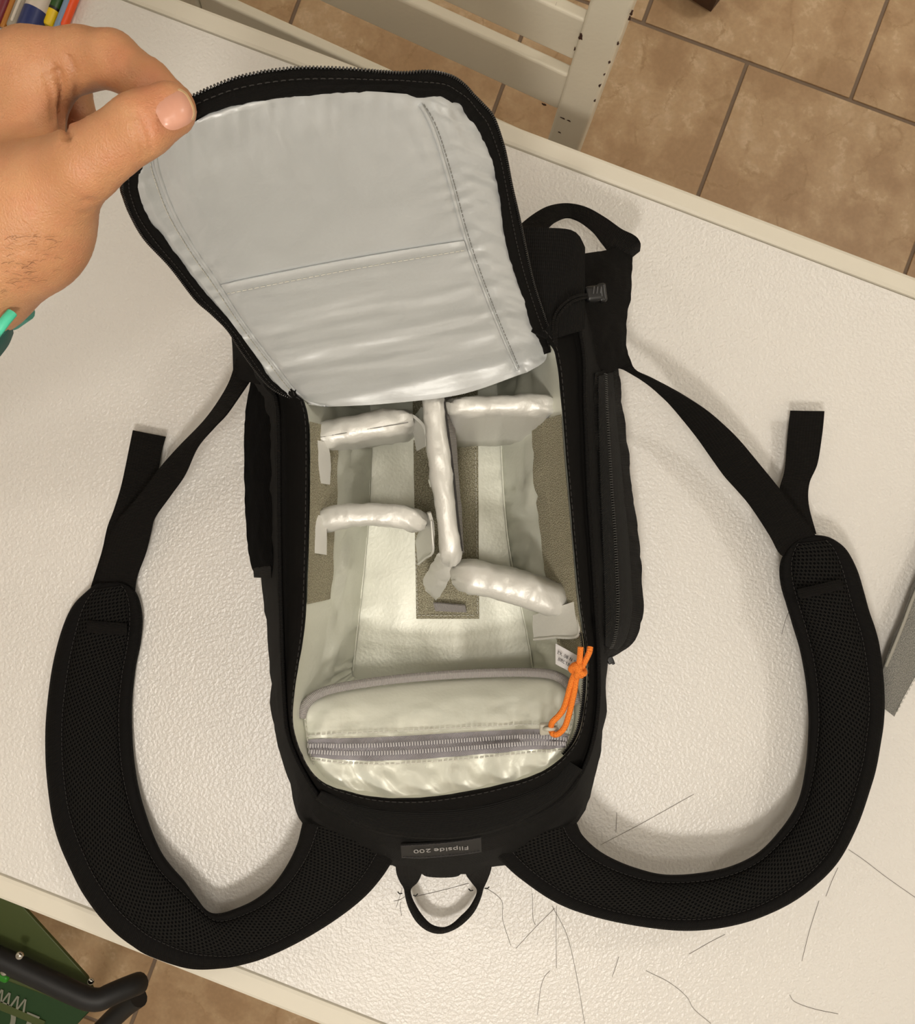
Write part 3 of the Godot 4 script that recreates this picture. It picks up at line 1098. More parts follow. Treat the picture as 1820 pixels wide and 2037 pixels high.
func make_head_pocket() -> void:
	hp = [c3([604, 1412, 0.108, 623, 1392, 0.102, 660, 1378, 0.094, 720, 1367, 0.08, 800, 1357, 0.068, 900, 1349, 0.064, 1000, 1345, 0.068, 1060, 1345, 0.08, 1100, 1352, 0.094, 1128, 1372, 0.104, 1141, 1400, 0.11]),
		c3([645, 1560, 0.124, 700, 1584, 0.123, 760, 1597, 0.124, 840, 1598, 0.124, 930, 1586, 0.124, 1000, 1571, 0.124, 1060, 1553, 0.123, 1108, 1524, 0.124]),
		c3([604, 1412, 0.108, 605, 1440, 0.111, 611, 1490, 0.116, 624, 1530, 0.12, 645, 1560, 0.124]),
		c3([1141, 1400, 0.11, 1142, 1430, 0.113, 1134, 1470, 0.118, 1124, 1500, 0.121, 1108, 1524, 0.124])]
	var rows := []
	for r in 45:
		var a := PackedVector3Array()
		for c in 71:
			a.append(pocket_pt(c / 70.0, r / 44.0))
		rows.append(a)
	var b := MB.new()
	b.grid(rows)
	var pk := part("head_pocket", b, M.lining, bag)
	b = MB.new()
	var edge := PackedVector3Array()
	for p in even(c3([598, 1428, 0.112, 606, 1405, 0.11, 625, 1385, 0.106, 660, 1371, 0.099, 720, 1360, 0.085, 800, 1350, 0.073, 900, 1342, 0.069, 1000, 1338, 0.073, 1062, 1338, 0.085, 1104, 1344, 0.099, 1134, 1365, 0.109, 1148, 1400, 0.115]), 80):
		edge.append(W(p))
	b.tube(edge, 0.0036, 8)
	part("piping", b, M.grey_tape, pk)
	for side in [[c3([584, 1405, 0.118, 583, 1440, 0.12, 590, 1480, 0.122, 605, 1520, 0.124, 640, 1560, 0.126]), c3([597, 1425, 0.112, 600, 1455, 0.114, 608, 1490, 0.118, 622, 1528, 0.121, 648, 1562, 0.125])], [c3([1170, 1340, 0.115, 1166, 1400, 0.12, 1156, 1450, 0.122, 1136, 1490, 0.124, 1112, 1515, 0.126]), c3([1156, 1340, 0.108, 1153, 1400, 0.112, 1144, 1450, 0.117, 1130, 1485, 0.121, 1106, 1518, 0.125])]]:
		edges_sheet(side[0], side[1], 30, 4, 0.001, M.grey_tape, "edge_tape", bag)
	var path := func(v0: float, v1: float, lift: float, u0: float, u1: float) -> PackedVector3Array:
		var o := PackedVector3Array()
		for i in 61:
			var u := lerpf(u0, u1, i / 60.0)
			o.append(pocket_pt(u, lerpf(v0, v1, u), lift))
		return o
	rows = []
	for k in 7:
		var q := lerpf(-0.088, 0.088, k / 6.0)
		rows.append((path as Callable).call(0.50 + q, 0.545 + q, 0.0012, 0.005, 0.985))
	b = MB.new()
	b.sheet(rows, 0.0008)
	part("zipper_tape", b, M.grey_zip, pk)
	for q in [-0.03, 0.03]:
		teeth((path as Callable).call(0.50 + q, 0.545 + q, 0.0022, 0.01, 0.98), Vector3(0, 0.6, 1), M.grey_coil, pk, 0.0020, Vector3(0.0031, 0.0016, 0.0011))
	for q in [-0.122, 0.118]:
		stitches((path as Callable).call(0.50 + q, 0.545 + q, 0.0014, 0.01, 0.98), M.thread, pk, 0.0028, 0.0011, 0.00045)
	var s2 := PackedVector3Array()
	for i in 30:
		s2.append(pocket_pt(0.012, lerpf(0.05, 0.9, i / 29.0), 0.002))
	stitches(s2, M.thread, pk, 0.0026, 0.0012, 0.0004)
	s2 = PackedVector3Array()
	for i in 30:
		s2.append(pocket_pt(0.985, lerpf(0.05, 0.9, i / 29.0), 0.002))
	stitches(s2, M.thread, pk, 0.0026, 0.0012, 0.0004)
	# slider with its orange cord
	var at := pocket_pt(0.915, 0.54, 0.0)
	var hh := at.y - T
	b = MB.new()
	var tilt := Basis(Vector3.UP, 0.07) * Basis(Vector3.RIGHT, 0.5)
	b.rbox(P(1091, 1449, hh + 0.004), Vector3(0.0125, 0.004, 0.0098), 0.0014, tilt)
	var slider := part("zipper_slider", b, M.beige, pk)
	b = MB.new()
	b.tube(evenw(c3([1083, 1450, hh + 0.006, 1088, 1450, hh + 0.0105, 1100, 1450, hh + 0.0105, 1108, 1450, hh + 0.006]), 16), 0.0016, 7)
	part("slider_bridge", b, M.beige, slider)
	var z := hh + 0.0125
	b = MB.new()
	b.tube(evenw(c3([1096, 1446, z - 0.003, 1099, 1436, z + 0.002, 1112, 1423, z + 0.003, 1121, 1410, z + 0.004, 1128, 1390, z + 0.006, 1133, 1370, z + 0.008, 1138, 1352, z + 0.01, 1144, 1338, z + 0.012, 1152, 1318, z + 0.015, 1154, 1300, z + 0.016, 1155, 1287, z + 0.016]), 70), 0.0021, 9)
	b.tube(evenw(c3([1096, 1452, z - 0.004, 1101, 1461, z - 0.001, 1112, 1459, z + 0.001, 1123, 1447, z + 0.003, 1130, 1428, z + 0.005, 1137, 1400, z + 0.007, 1143, 1372, z + 0.009, 1146, 1352, z + 0.01, 1154, 1335, z + 0.012, 1164, 1315, z + 0.014, 1172, 1298, z + 0.015, 1174, 1287, z + 0.014]), 70), 0.0021, 9)
	var cord := part("pull_cord", b, M.orange, slider, "", "orange pull cord tied in a knot")
	b = MB.new()
	for e in [[0.0, 1.0], [1.9, 0.85], [2.6, 0.9]]:
		var loop := PackedVector3Array()
		for i in 24:
			var g := TAU * i / 24
			var c := P(1149, 1333, z + 0.0125)
			loop.append(c + Basis(Vector3.UP, e[0]) * Vector3(cos(g) * 0.0046 * e[1], sin(g) * 0.0036 + 0.0008 * sin(g * 2), sin(g * 2.0) * 0.0014 + cos(g) * 0.001))
		b.tube(loop, 0.0021, 8, true)
	part("knot", b, M.orange, slider)
	# care tag
	var tg := MB.new()
	rows = []
	for r in 5:
		var row := PackedVector3Array()
		for c in 9:
			var s := c / 8.0
			var q := Vector3(1105, 1280, 0.108).lerp(Vector3(1150, 1305, 0.116), s).lerp(Vector3(1105, 1321, 0.106).lerp(Vector3(1150, 1345, 0.114), s), r / 4.0)
			q.z += 0.002 * sin(PI * s)
			row.append(W(q))
		rows.append(row)
	tg.sheet(rows, 0.0003)
	var tag := part("care_tag", tg, M.tag, bag)
	var lines := ["BRC18 V7", "EX. 08 N 1"]
	for i in 2:
		var tm := TextMesh.new()
		tm.text = lines[i]
		var sf := SystemFont.new()
		sf.font_names = PackedStringArray(["Droid Sans"])
		tm.font = sf
		tm.font_size = 24
		tm.pixel_size = 0.0034 / 24.0
		tm.depth = 0.0002
		var o := part("lettering", tm, M.ink, tag)
		var xa := (P(1150, 1305, 0.116) - P(1105, 1280, 0.108)).normalized()
		var ya := (P(1105, 1280, 0.108) - P(1105, 1321, 0.106)).normalized()
		ya = (ya - xa * ya.dot(xa)).normalized()
		o.transform = Transform3D(Basis(xa, ya, xa.cross(ya)), P(1127, 1320 - 13 * i, 0.1145) - Vector3.ZERO - origin[bag] - tag.position)

# ---------------------------------------------------------------- the lifted lid
var guides := []
const GU := [0.0, 0.07, 0.35, 0.63, 0.85, 1.0]

func lid_h(x: float, y: float) -> float:
	var a := Vector2(606, 806)
	var b := Vector2(1100, 700)
	var c := Vector2(222, 290)
	var d := Vector2(925, 85)
	var p := Vector2(x, y)
	var e1 := absf((b - a).normalized().cross(p - a))
	var e2 := maxf(0.0, (d - c).normalized().cross(p - c))
	var t := e1 / (e1 + e2 + 0.001)
	if (b - a).cross(p - a) > 0:
		t = 0.0
	var u := clampf((p - c).dot((d - c).normalized()) / (d - c).length(), 0, 1)
	return 0.118 + (lerpf(0.392, 0.348, u) - 0.118) * t

func lid_pt(u: float, v: float, lift := 0.0) -> Vector3:
	var row := []
	for g in guides:
		row.append(spline(g, v * 40.0))
	var k := 0
	while k < 4 and u > GU[k + 1]:
		k += 1
	var p := spline(row, k + (u - GU[k]) / (GU[k + 1] - GU[k]))
	var h := lid_h(p.x, p.y)
	var su := 1.0 - pow(1.0 - clampf(minf(u, 1.0 - u) * 4.0, 0, 1), 2.5)
	var sv := (1.0 - pow(1.0 - clampf(v * 3.2, 0, 1), 2.2)) * (1.0 - pow(1.0 - clampf((1.0 - v) * 5.0, 0, 1), 2.5))
	h += 0.012 * su * sv
	for s in [0.07, 0.85]:                                          # the sewn lines lie deeper
		h -= 0.0035 * exp(-pow((u - s) / 0.022, 2.0)) * clampf(v * 6.0, 0, 1)
		# short puckers running into the sewn lines
		h += 0.0016 * sin(v * 120.0 + s * 9.0 + 5.0 * nz.get_noise_2d(v * 5.0, s * 30.0) + (u - s) * 30.0) * exp(-pow((u - s) / 0.055, 2.0)) * smoothstep(0.1, 0.4, v) * (0.4 + 0.9 * absf(nz.get_noise_2d(v * 6.0, s)))
	# gathers from the edge band, creases towards the hinge
	h += 0.0025 * nz.get_noise_2d(p.x * 0.0045, p.y * 0.0045 + 9.0)
	h += 0.0020 * sin(p.x * 0.19 + 3.5 * nz.get_noise_1d(p.x * 0.012)) * exp(-v * 11.0) * clampf(v * 30.0, 0, 1) * (0.5 + nz.get_noise_1d(p.x * 0.03 + 50.0))
	h += 0.0042 * nz.get_noise_2d(p.x * 0.013 - p.y * 0.006, 40.0 + p.y * 0.001) * exp(-pow((v - 0.15) / 0.14, 2.0)) * smoothstep(0.0, 0.05, v)
	h += 0.0046 * nz.get_noise_2d(p.x * 0.0022 + p.y * 0.002, p.y * 0.017 + p.x * 0.003) * smoothstep(0.5, 0.8, v) * sv
	h += 0.0026 * nz.get_noise_2d(p.x * 0.004, (p.y - p.x * 0.35) * 0.03 + 7.0) * smoothstep(0.85, 0.92, u)
	h += 0.0022 * nz.get_noise_2d(p.x * 0.006, (p.y + p.x * 0.3) * 0.028 + 17.0) * smoothstep(0.08, 0.03, u)
	return P(p.x, p.y, h + lift)

func hem_v(u: float) -> float:                                     # where the straight pocket mouth crosses the lining
	var lo := 0.2
	var hi := 0.8
	for i in 14:
		var m := (lo + hi) / 2
		var p := lid_pt(u, m)
		var d := T + H - p.y
		var x := CX + p.x * F / d
		if CY + p.z * F / d < 567.0 - (x - 448.0) * 0.1805 - 10.0 * sin(PI * clampf((x - 448.0) / 482.0, 0, 1)) * 0.4:
			lo = m
		else:
			hi = m
	return (lo + hi) / 2

func make_lid() -> void:
	var raw := [[322, 284, 296, 305, 276, 340, 274, 372, 294, 436, 329, 481, 369, 535, 413, 590, 458, 639, 507, 708, 542, 758, 586, 792, 640, 808],
		[340, 274, 318, 292, 306, 316, 318, 362, 345, 430, 386, 500, 432, 566, 480, 640, 540, 720, 600, 792, 655, 809],
		[463, 207, 480, 300, 530, 420, 590, 520, 650, 620, 715, 720, 768, 803],
		[680, 182, 700, 280, 740, 400, 782, 510, 835, 620, 885, 710, 915, 785],
		[826, 188, 862, 250, 894, 350, 927, 470, 962, 570, 1000, 665, 1035, 745],
		[878, 189, 898, 201, 922, 207, 935, 231, 957, 263, 982, 322, 996, 397, 1010, 496, 1036, 575, 1061, 649, 1084, 693, 1088, 706, 1080, 722, 1046, 742]]
	for g in raw:
		guides.append(even(c2(g, 0), 41))
	var rows := []
	for r in 111:
		var a := PackedVector3Array()
		for c in 121:
			a.append(lid_pt(c / 120.0, r / 110.0))
		rows.append(a)
	var b := MB.new()
	b.grid(rows)
	var lining := part("lid_lining", b, M.lid_lining, bag)
	rows = []
	var mouth := []
	for c in 91:
		mouth.append(hem_v(lerpf(0.085, 0.838, c / 90.0)))
	for r in 61:
		var a := PackedVector3Array()
		for c in 91:
			var u := lerpf(0.085, 0.838, c / 90.0)
			a.append(lid_pt(u, lerpf(mouth[c], 0.985, r / 60.0), 0.0012 if r else 0.002))
		rows.append(a)
	b = MB.new()
	b.sheet(rows, 0.001)
	var pocket := part("lid_pocket", b, M.lid_lining, bag)
	b = MB.new()
	rows = []
	for r in 7:
		var a := PackedVector3Array()
		for c in 91:
			var u := lerpf(0.085, 0.838, c / 90.0)
			a.append(lid_pt(u, mouth[c] - 0.003 + 0.036 * r / 6.0, 0.0022 + 0.0014 * sin(PI * r / 6.0)))
		rows.append(a)
	b.sheet(rows, 0.001)
	part("pocket_hem", b, M.lid_lining, pocket)
	var line := PackedVector3Array()
	for c in 91:
		var u := lerpf(0.09, 0.835, c / 90.0)
		line.append(lid_pt(u, mouth[c] + 0.029, 0.0036))
	stitches(line, M.thread, pocket, 0.0024, 0.0012, 0.0003)
	for s in [0.07, 0.85]:
		line = PackedVector3Array()
		var line2 := PackedVector3Array()
		for c in 100:
			line.append(lid_pt(s + (0.008 if s < 0.5 else -0.006), lerpf(0.04, 0.985, c / 99.0), 0.0008))
			line2.append(lid_pt(s - (0.006 if s < 0.5 else -0.006), lerpf(0.04, 0.985, c / 99.0), 0.0012))
		b = MB.new()
		b.tube(line, 0.0011, 6)
		part("seam", b, M.lid_lining, lining)
		stitches(line2, M.thread if s < 0.5 else M.thread_grey, lining, 0.0023, 0.0012, 0.0003)
	# black edge band and the zip round it
	var outer := c2([596, 799, 547, 777, 517, 748, 477, 693, 453, 656, 420, 623, 388, 594, 339, 530, 289, 476, 262, 430, 248, 395, 242, 367, 250, 305, 290, 240, 350, 204, 388, 189, 420, 174, 470, 155, 530, 142, 600, 135, 680, 136, 750, 142, 800, 145, 845, 142, 875, 145, 903, 154, 925, 170, 942, 189, 963, 210, 982, 234, 1000, 285, 1008, 318, 1018, 370, 1032, 430, 1048, 505, 1062, 565, 1082, 626, 1100, 679, 1106, 697], 0)
	var inner := c2([612, 803, 584, 791, 542, 758, 507, 708, 475, 662, 440, 620, 413, 590, 369, 535, 329, 481, 294, 436, 280, 400, 274, 370, 277, 335, 298, 300, 340, 268, 393, 231, 425, 218, 462, 206, 530, 193, 590, 186, 670, 182, 735, 179, 785, 178, 830, 189, 855, 190, 875, 189, 898, 200, 920, 208, 934, 232, 957, 263, 973, 300, 984, 330, 994, 380, 1003, 450, 1014, 505, 1036, 575, 1061, 649, 1081, 693, 1086, 704], 0)
	var n := outer.size()
	var cols := (n - 1) * 6 + 1
	rows = []
	var bands := [[-0.22, -0.004], [-0.08, 0.001], [0.0, 0.0025], [0.3, 0.0035], [0.45, 0.0015], [0.62, 0.0015], [0.8, 0.001], [1.0, -0.001]]
	for q in bands:
		var a := PackedVector3Array()
		for i in cols:
			var o := spline(outer, i / 6.0)
			var w := spline(inner, i / 6.0)
			var p := w.lerp(o, q[0])
			a.append(P(p.x, p.y, lid_h(p.x, p.y) + q[1]))
		rows.append(a)
	b = MB.new()
	b.sheet(crumple(rows, 0.0008, 60, 60, false, false), 0.002)
	part("lid_edge_band", b, M.cloth, bag)
	line = PackedVector3Array()
	var mid := PackedVector3Array()
	var ring := PackedVector3Array()
	var ring2 := PackedVector3Array()
	for i in cols:
		var o := spline(outer, i / 6.0)
		var w := spline(inner, i / 6.0)
		line.append(P(o.x, o.y, lid_h(o.x, o.y) + 0.0))
		var p := w.lerp(o, 0.55)
		mid.append(P(p.x, p.y, lid_h(p.x, p.y) + 0.0028))
		var q := w.lerp(o, 0.9)
		ring.append(P(q.x, q.y, lid_h(q.x, q.y) - 0.004))
		q = q.lerp(Vector3(690, 480, 0), 0.14)
		ring2.append(P(q.x, q.y, lid_h(q.x, q.y) - 0.02))
	teeth(line, Vector3(0, 1, 0.2), M.teeth, bag, 0.0017, Vector3(0.0017, 0.0017, 0.0010))
	stitches(mid, M.thread_dark, bag, 0.0022, 0.0014, 0.00028)
	b = MB.new()
	var third := PackedVector3Array()
	for i in ring2.size():
		third.append(ring2[i].lerp(P(690, 500, 0.23), 0.45))
	b.grid([ring, ring2, third], false, 0)
	var mid3 := PackedVector3Array()
	for p in third:
		mid3.append(p.lerp(P(720, 520, 0.21), 0.95))
	b.grid([third, mid3], false, 0)
	part("lid_shell", b, M.cloth_smooth, bag)

# ---------------------------------------------------------------- straps
func strap(o: Array, inn: Array, n: int, label: String, tip: Array) -> void:
	var eo := even(o, n)
	var ei := even(inn, n)
	var prof := [[0.0, -0.006], [0.0, 0.0], [0.03, 0.0045], [0.10, 0.0075], [0.17, 0.0062], [0.205, 0.004], [0.24, 0.0075], [0.36, 0.0098], [0.52, 0.0105], [0.68, 0.0098], [0.8, 0.0075], [0.83, 0.004], [0.865, 0.0062], [0.93, 0.0075], [0.975, 0.0045], [1.0, 0.0], [1.0, -0.006]]
	var full := []
	var knit := []
	var sa := PackedVector3Array()
	var sb := PackedVector3Array()
	for i in n:
		var row := PackedVector3Array()
		var row2 := PackedVector3Array()
		var taper := minf(1.0, sqrt(clampf(float(i) / n * 9.0, 0.02, 1.0)))
		for q in prof:
			var v: Vector3 = (eo[i] as Vector3).lerp(ei[i], q[0])
			v.z += (q[1] if q[1] < 0 else q[1] * taper)
			if q[0] > 0.2 and q[0] < 0.84:
				v.z -= 0.0012 if q[0] > 0.21 and q[0] < 0.82 else 0.0
			row.append(W(v))
			if q[0] > 0.2 and q[0] < 0.84:
				v.z += 0.0016
				row2.append(W(v))
		full.append(row)
		if i > n * 0.03:
			knit.append(row2)
			for k in 2:
				var v: Vector3 = (eo[i] as Vector3).lerp(ei[i], [0.19, 0.845][k])
				v.z += 0.0058
				if k:
					sb.append(W(v))
				else:
					sa.append(W(v))
	var b := MB.new()
	b.grid(full)
	var s := part("shoulder_strap", b, M.binding, bag, "", label)
	b = MB.new()
	b.grid(knit)
	part("mesh_padding", b, M.knit, s)
	stitches(sa, M.thread_dark, s, 0.0026, 0.0014, 0.0003)
	stitches(sb, M.thread_dark, s, 0.0026, 0.0014, 0.0003)
	b = MB.new()
	var keeper := []
	for k in 7:
		var f := k / 6.0
		var row := PackedVector3Array()
		for j in 13:
			var w := j / 12.0
			var v := Vector3(lerpf(tip[0], tip[2], w), lerpf(tip[1], tip[3], w), tip[6])
			v += Vector3(tip[4], tip[5], 0) * f
			v.z += 0.0032 * sin(PI * f) + 0.001 * sin(PI * w)
			row.append(W(v))
		keeper.append(row)
	b.sheet(keeper, 0.002)
	part("strap_keeper", b, M.webbing, s)

func make_straps() -> void:
	strap(c3([215, 1157, 0.012, 190, 1163, 0.012, 168, 1180, 0.01, 146, 1203, 0.008, 128, 1238, 0.007, 112, 1290, 0.007, 100, 1350, 0.007, 91, 1432, 0.007, 90, 1500, 0.007, 94, 1560, 0.008, 104, 1630, 0.01, 119, 1682, 0.012, 141, 1732, 0.014, 163, 1775, 0.016, 195, 1820, 0.018, 229, 1856, 0.02, 263, 1882, 0.022, 299, 1903, 0.025, 374, 1927, 0.028, 440, 1927, 0.03, 484, 1919, 0.034, 527, 1906, 0.037, 582, 1881, 0.042, 637, 1850, 0.046, 690, 1814, 0.052, 730, 1780, 0.058, 760, 1745, 0.064, 782, 1712, 0.07, 800, 1690, 0.074]),
		c3([222, 1157, 0.012, 246, 1160, 0.012, 266, 1172, 0.01, 278, 1195, 0.008, 284, 1232, 0.007, 280, 1280, 0.007, 270, 1330, 0.007, 263, 1400, 0.007, 264, 1470, 0.007, 269, 1525, 0.008, 278, 1575, 0.01, 290, 1617, 0.012, 305, 1660, 0.015, 323, 1698, 0.018, 343, 1725, 0.02, 366, 1751, 0.022, 390, 1784, 0.024, 413, 1812, 0.027, 440, 1816, 0.031, 484, 1801, 0.037, 515, 1784, 0.043, 541, 1762, 0.048, 562, 1735, 0.056, 580, 1704, 0.064, 592, 1676, 0.072, 598, 1652, 0.08, 602, 1634, 0.085]),
		220, "left padded shoulder strap with knitted mesh curling to the table corner by the green board", [172, 1234, 252, 1240, 0, 24, 0.018])
	strap(c3([1612, 1064, 0.03, 1640, 1066, 0.03, 1662, 1075, 0.029, 1685, 1095, 0.028, 1705, 1133, 0.028, 1718, 1175, 0.028, 1729, 1215, 0.028, 1741, 1250, 0.029, 1750, 1286, 0.03, 1757, 1340, 0.032, 1760, 1396, 0.034, 1758, 1440, 0.036, 1752, 1480, 0.038, 1744, 1525, 0.04, 1733, 1565, 0.042, 1705, 1645, 0.045, 1662, 1722, 0.048, 1595, 1783, 0.05, 1524, 1821, 0.052, 1452, 1843, 0.054, 1371, 1852, 0.056, 1285, 1845, 0.058, 1189, 1826, 0.061, 1108, 1797, 0.064, 1036, 1749, 0.069, 993, 1710, 0.074, 975, 1690, 0.076]),
		c3([1605, 1065, 0.03, 1585, 1075, 0.03, 1565, 1092, 0.029, 1553, 1115, 0.028, 1550, 1140, 0.027, 1554, 1170, 0.026, 1563, 1200, 0.025, 1578, 1250, 0.024, 1590, 1290, 0.024, 1599, 1335, 0.024, 1605, 1380, 0.025, 1608, 1440, 0.026, 1602, 1525, 0.028, 1586, 1596, 0.031, 1549, 1654, 0.034, 1500, 1701, 0.038, 1428, 1730, 0.042, 1332, 1740, 0.047, 1261, 1725, 0.053, 1199, 1697, 0.062, 1160, 1663, 0.074, 1147, 1636, 0.085]),
		220, "right padded shoulder strap with knitted mesh arching off the table near the grey flap", [1586, 1172, 1672, 1152, 6, 20, 0.042])
	# webbing: the belt ends that run to the strap tips, and their loose tails
	edges_sheet(c3([478, 690, 0.07, 468, 720, 0.07, 455, 760, 0.062, 430, 803, 0.05, 400, 842, 0.04, 355, 888, 0.032, 318, 930, 0.028, 285, 975, 0.024, 256, 1010, 0.02, 232, 1040, 0.016, 207, 1100, 0.012, 198, 1150, 0.012, 190, 1200, 0.008]), c3([520, 700, 0.07, 510, 735, 0.07, 478, 782, 0.072, 450, 822, 0.064, 424, 850, 0.056, 392, 890, 0.044, 368, 945, 0.032, 340, 985, 0.027, 308, 1030, 0.023, 300, 1060, 0.018, 290, 1100, 0.014, 272, 1150, 0.012, 266, 1200, 0.008]), 80, 6, 0.0016, M.webbing, "belt_webbing", bag, 0.001)
	edges_sheet(c3([264, 856, 0.012, 257, 890, 0.01, 250, 925, 0.008, 240, 970, 0.006, 226, 1015, 0.005, 213, 1050, 0.005, 203, 1095, 0.006, 186, 1150, 0.006, 172, 1195, 0.005]), c3([329, 869, 0.012, 322, 895, 0.01, 315, 933, 0.008, 305, 970, 0.006, 291, 1015, 0.005, 278, 1055, 0.005, 268, 1100, 0.006, 255, 1155, 0.006, 240, 1200, 0.005]), 50, 6, 0.0016, M.webbing, "loose_tail", bag, 0.001)
	edges_sheet(c3([1196, 752, 0.0576, 1212, 742, 0.0565, 1231, 733, 0.0543, 1258, 746, 0.0499, 1286, 764, 0.0466, 1312, 786, 0.0433, 1337, 811, 0.0389, 1382, 866, 0.0330, 1412, 908, 0.0300, 1440, 947, 0.0280, 1466, 976, 0.0280, 1492, 1007, 0.0290, 1530, 1064, 0.0310, 1550, 1100, 0.0310, 1566, 1112, 0.0300]), c3([1240, 690, 0.0521, 1247, 700, 0.0521, 1254, 715, 0.0532, 1264, 735, 0.0553, 1303, 758, 0.0565, 1330, 772, 0.0543, 1360, 788, 0.0499, 1408, 818, 0.0433, 1449, 853, 0.0389, 1476, 881, 0.0367, 1501, 911, 0.0355, 1546, 966, 0.0340, 1580, 1010, 0.0330, 1612, 1050, 0.0320, 1632, 1080, 0.0310]), 80, 6, 0.0016, M.webbing, "belt_webbing", bag, 0.001)
	edges_sheet(c3([1573, 817, 0.016, 1570, 840, 0.014, 1566, 879, 0.012, 1561, 934, 0.014, 1551, 971, 0.018, 1550, 1010, 0.022, 1566, 1056, 0.026]), c3([1640, 818, 0.016, 1638, 842, 0.014, 1635, 868, 0.012, 1626, 923, 0.014, 1610, 962, 0.018, 1609, 1005, 0.022, 1624, 1062, 0.026]), 50, 6, 0.0016, M.webbing, "loose_tail", bag, 0.001)

# ---------------------------------------------------------------- padded dividers
func divider(label: String, path: Array, thick: float, lean: Vector3, hb: float) -> Node3D:
	var pts := even(path, 44)
	var w := world(pts)
	var t := thing("padded_divider", label, "divider", Vector3(w[22].x, T + hb, w[22].z), "padded dividers inside the backpack")
	var total := 0.0
	for i in 43:
		total += w[i].distance_to(w[i + 1])
	var prof := [[-0.44, 0.0], [-0.5, 0.25], [-0.52, 0.55], [-0.52, 0.8], [-0.47, 0.9], [-0.34, 0.965], [-0.17, 0.992], [0.0, 1.0], [0.17, 0.992], [0.34, 0.965], [0.47, 0.9], [0.52, 0.8], [0.52, 0.55], [0.5, 0.25], [0.44, 0.0]]
	var rows := []
	var run := 0.0
	for i in 44:
		if i:
			run += w[i].distance_to(w[i - 1])
		var tan3 := (w[mini(i + 1, 43)] - w[maxi(i - 1, 0)])
		tan3.y = 0
		tan3 = tan3.normalized()
		var side := Vector3(-tan3.z, 0, tan3.x)
		var near := minf(run, total - run) / (thick * 0.75)
		var e := sqrt(clampf(near * (2.0 - near) if near < 1.0 else 1.0, 0.06, 1.0))
		var puff := 1.0 + 0.10 * nz.get_noise_2d(run * 30.0, w[0].x * 50)
		var row := PackedVector3Array()
		for q in prof:
			var top := w[i].y - (1.0 - e) * 0.007
			var bot := T + hb
			var y := lerpf(bot, top, q[1]) if q[1] > 0.0 else bot
			if q[1] >= 0.8:
				y = top - (1.0 - q[1]) / 0.2 * thick * 0.5
			var qi := row.size()
			var tip := minf(run, total - run)
			var fold := 0.0022 * exp(-tip / 0.010) * sin(qi * 2.1 + w[0].z * 90.0 + tip * 260.0)      # gathers where the ends are sewn shut
			fold += 0.0005 * nz.get_noise_2d(run * 14.0 + w[0].x * 40.0, qi * 0.45) * (1.0 if q[1] < 0.999 else 0.5)
			y += fold if q[1] >= 0.8 else 0.0
			row.append(w[i] + side * (q[0] * thick * e * puff + (fold if q[0] > 0 else -fold)) + lean * (1.0 - (y - bot) / (top - bot)) + Vector3(0, y - w[i].y, 0))
		rows.append(row)
	rows = crumple(crumple(rows, 0.0013, 24, 24, false, false), 0.0006, 60, 50, false, false)
	var b := MB.new()
	b.grid(rows, true)
	b.fan(rows[0], (rows[0][7] - rows[1][7]).normalized())
	b.fan(rows[43], (rows[43][7] - rows[42][7]).normalized())
	part("pad", b, M.divider, t)
	return t

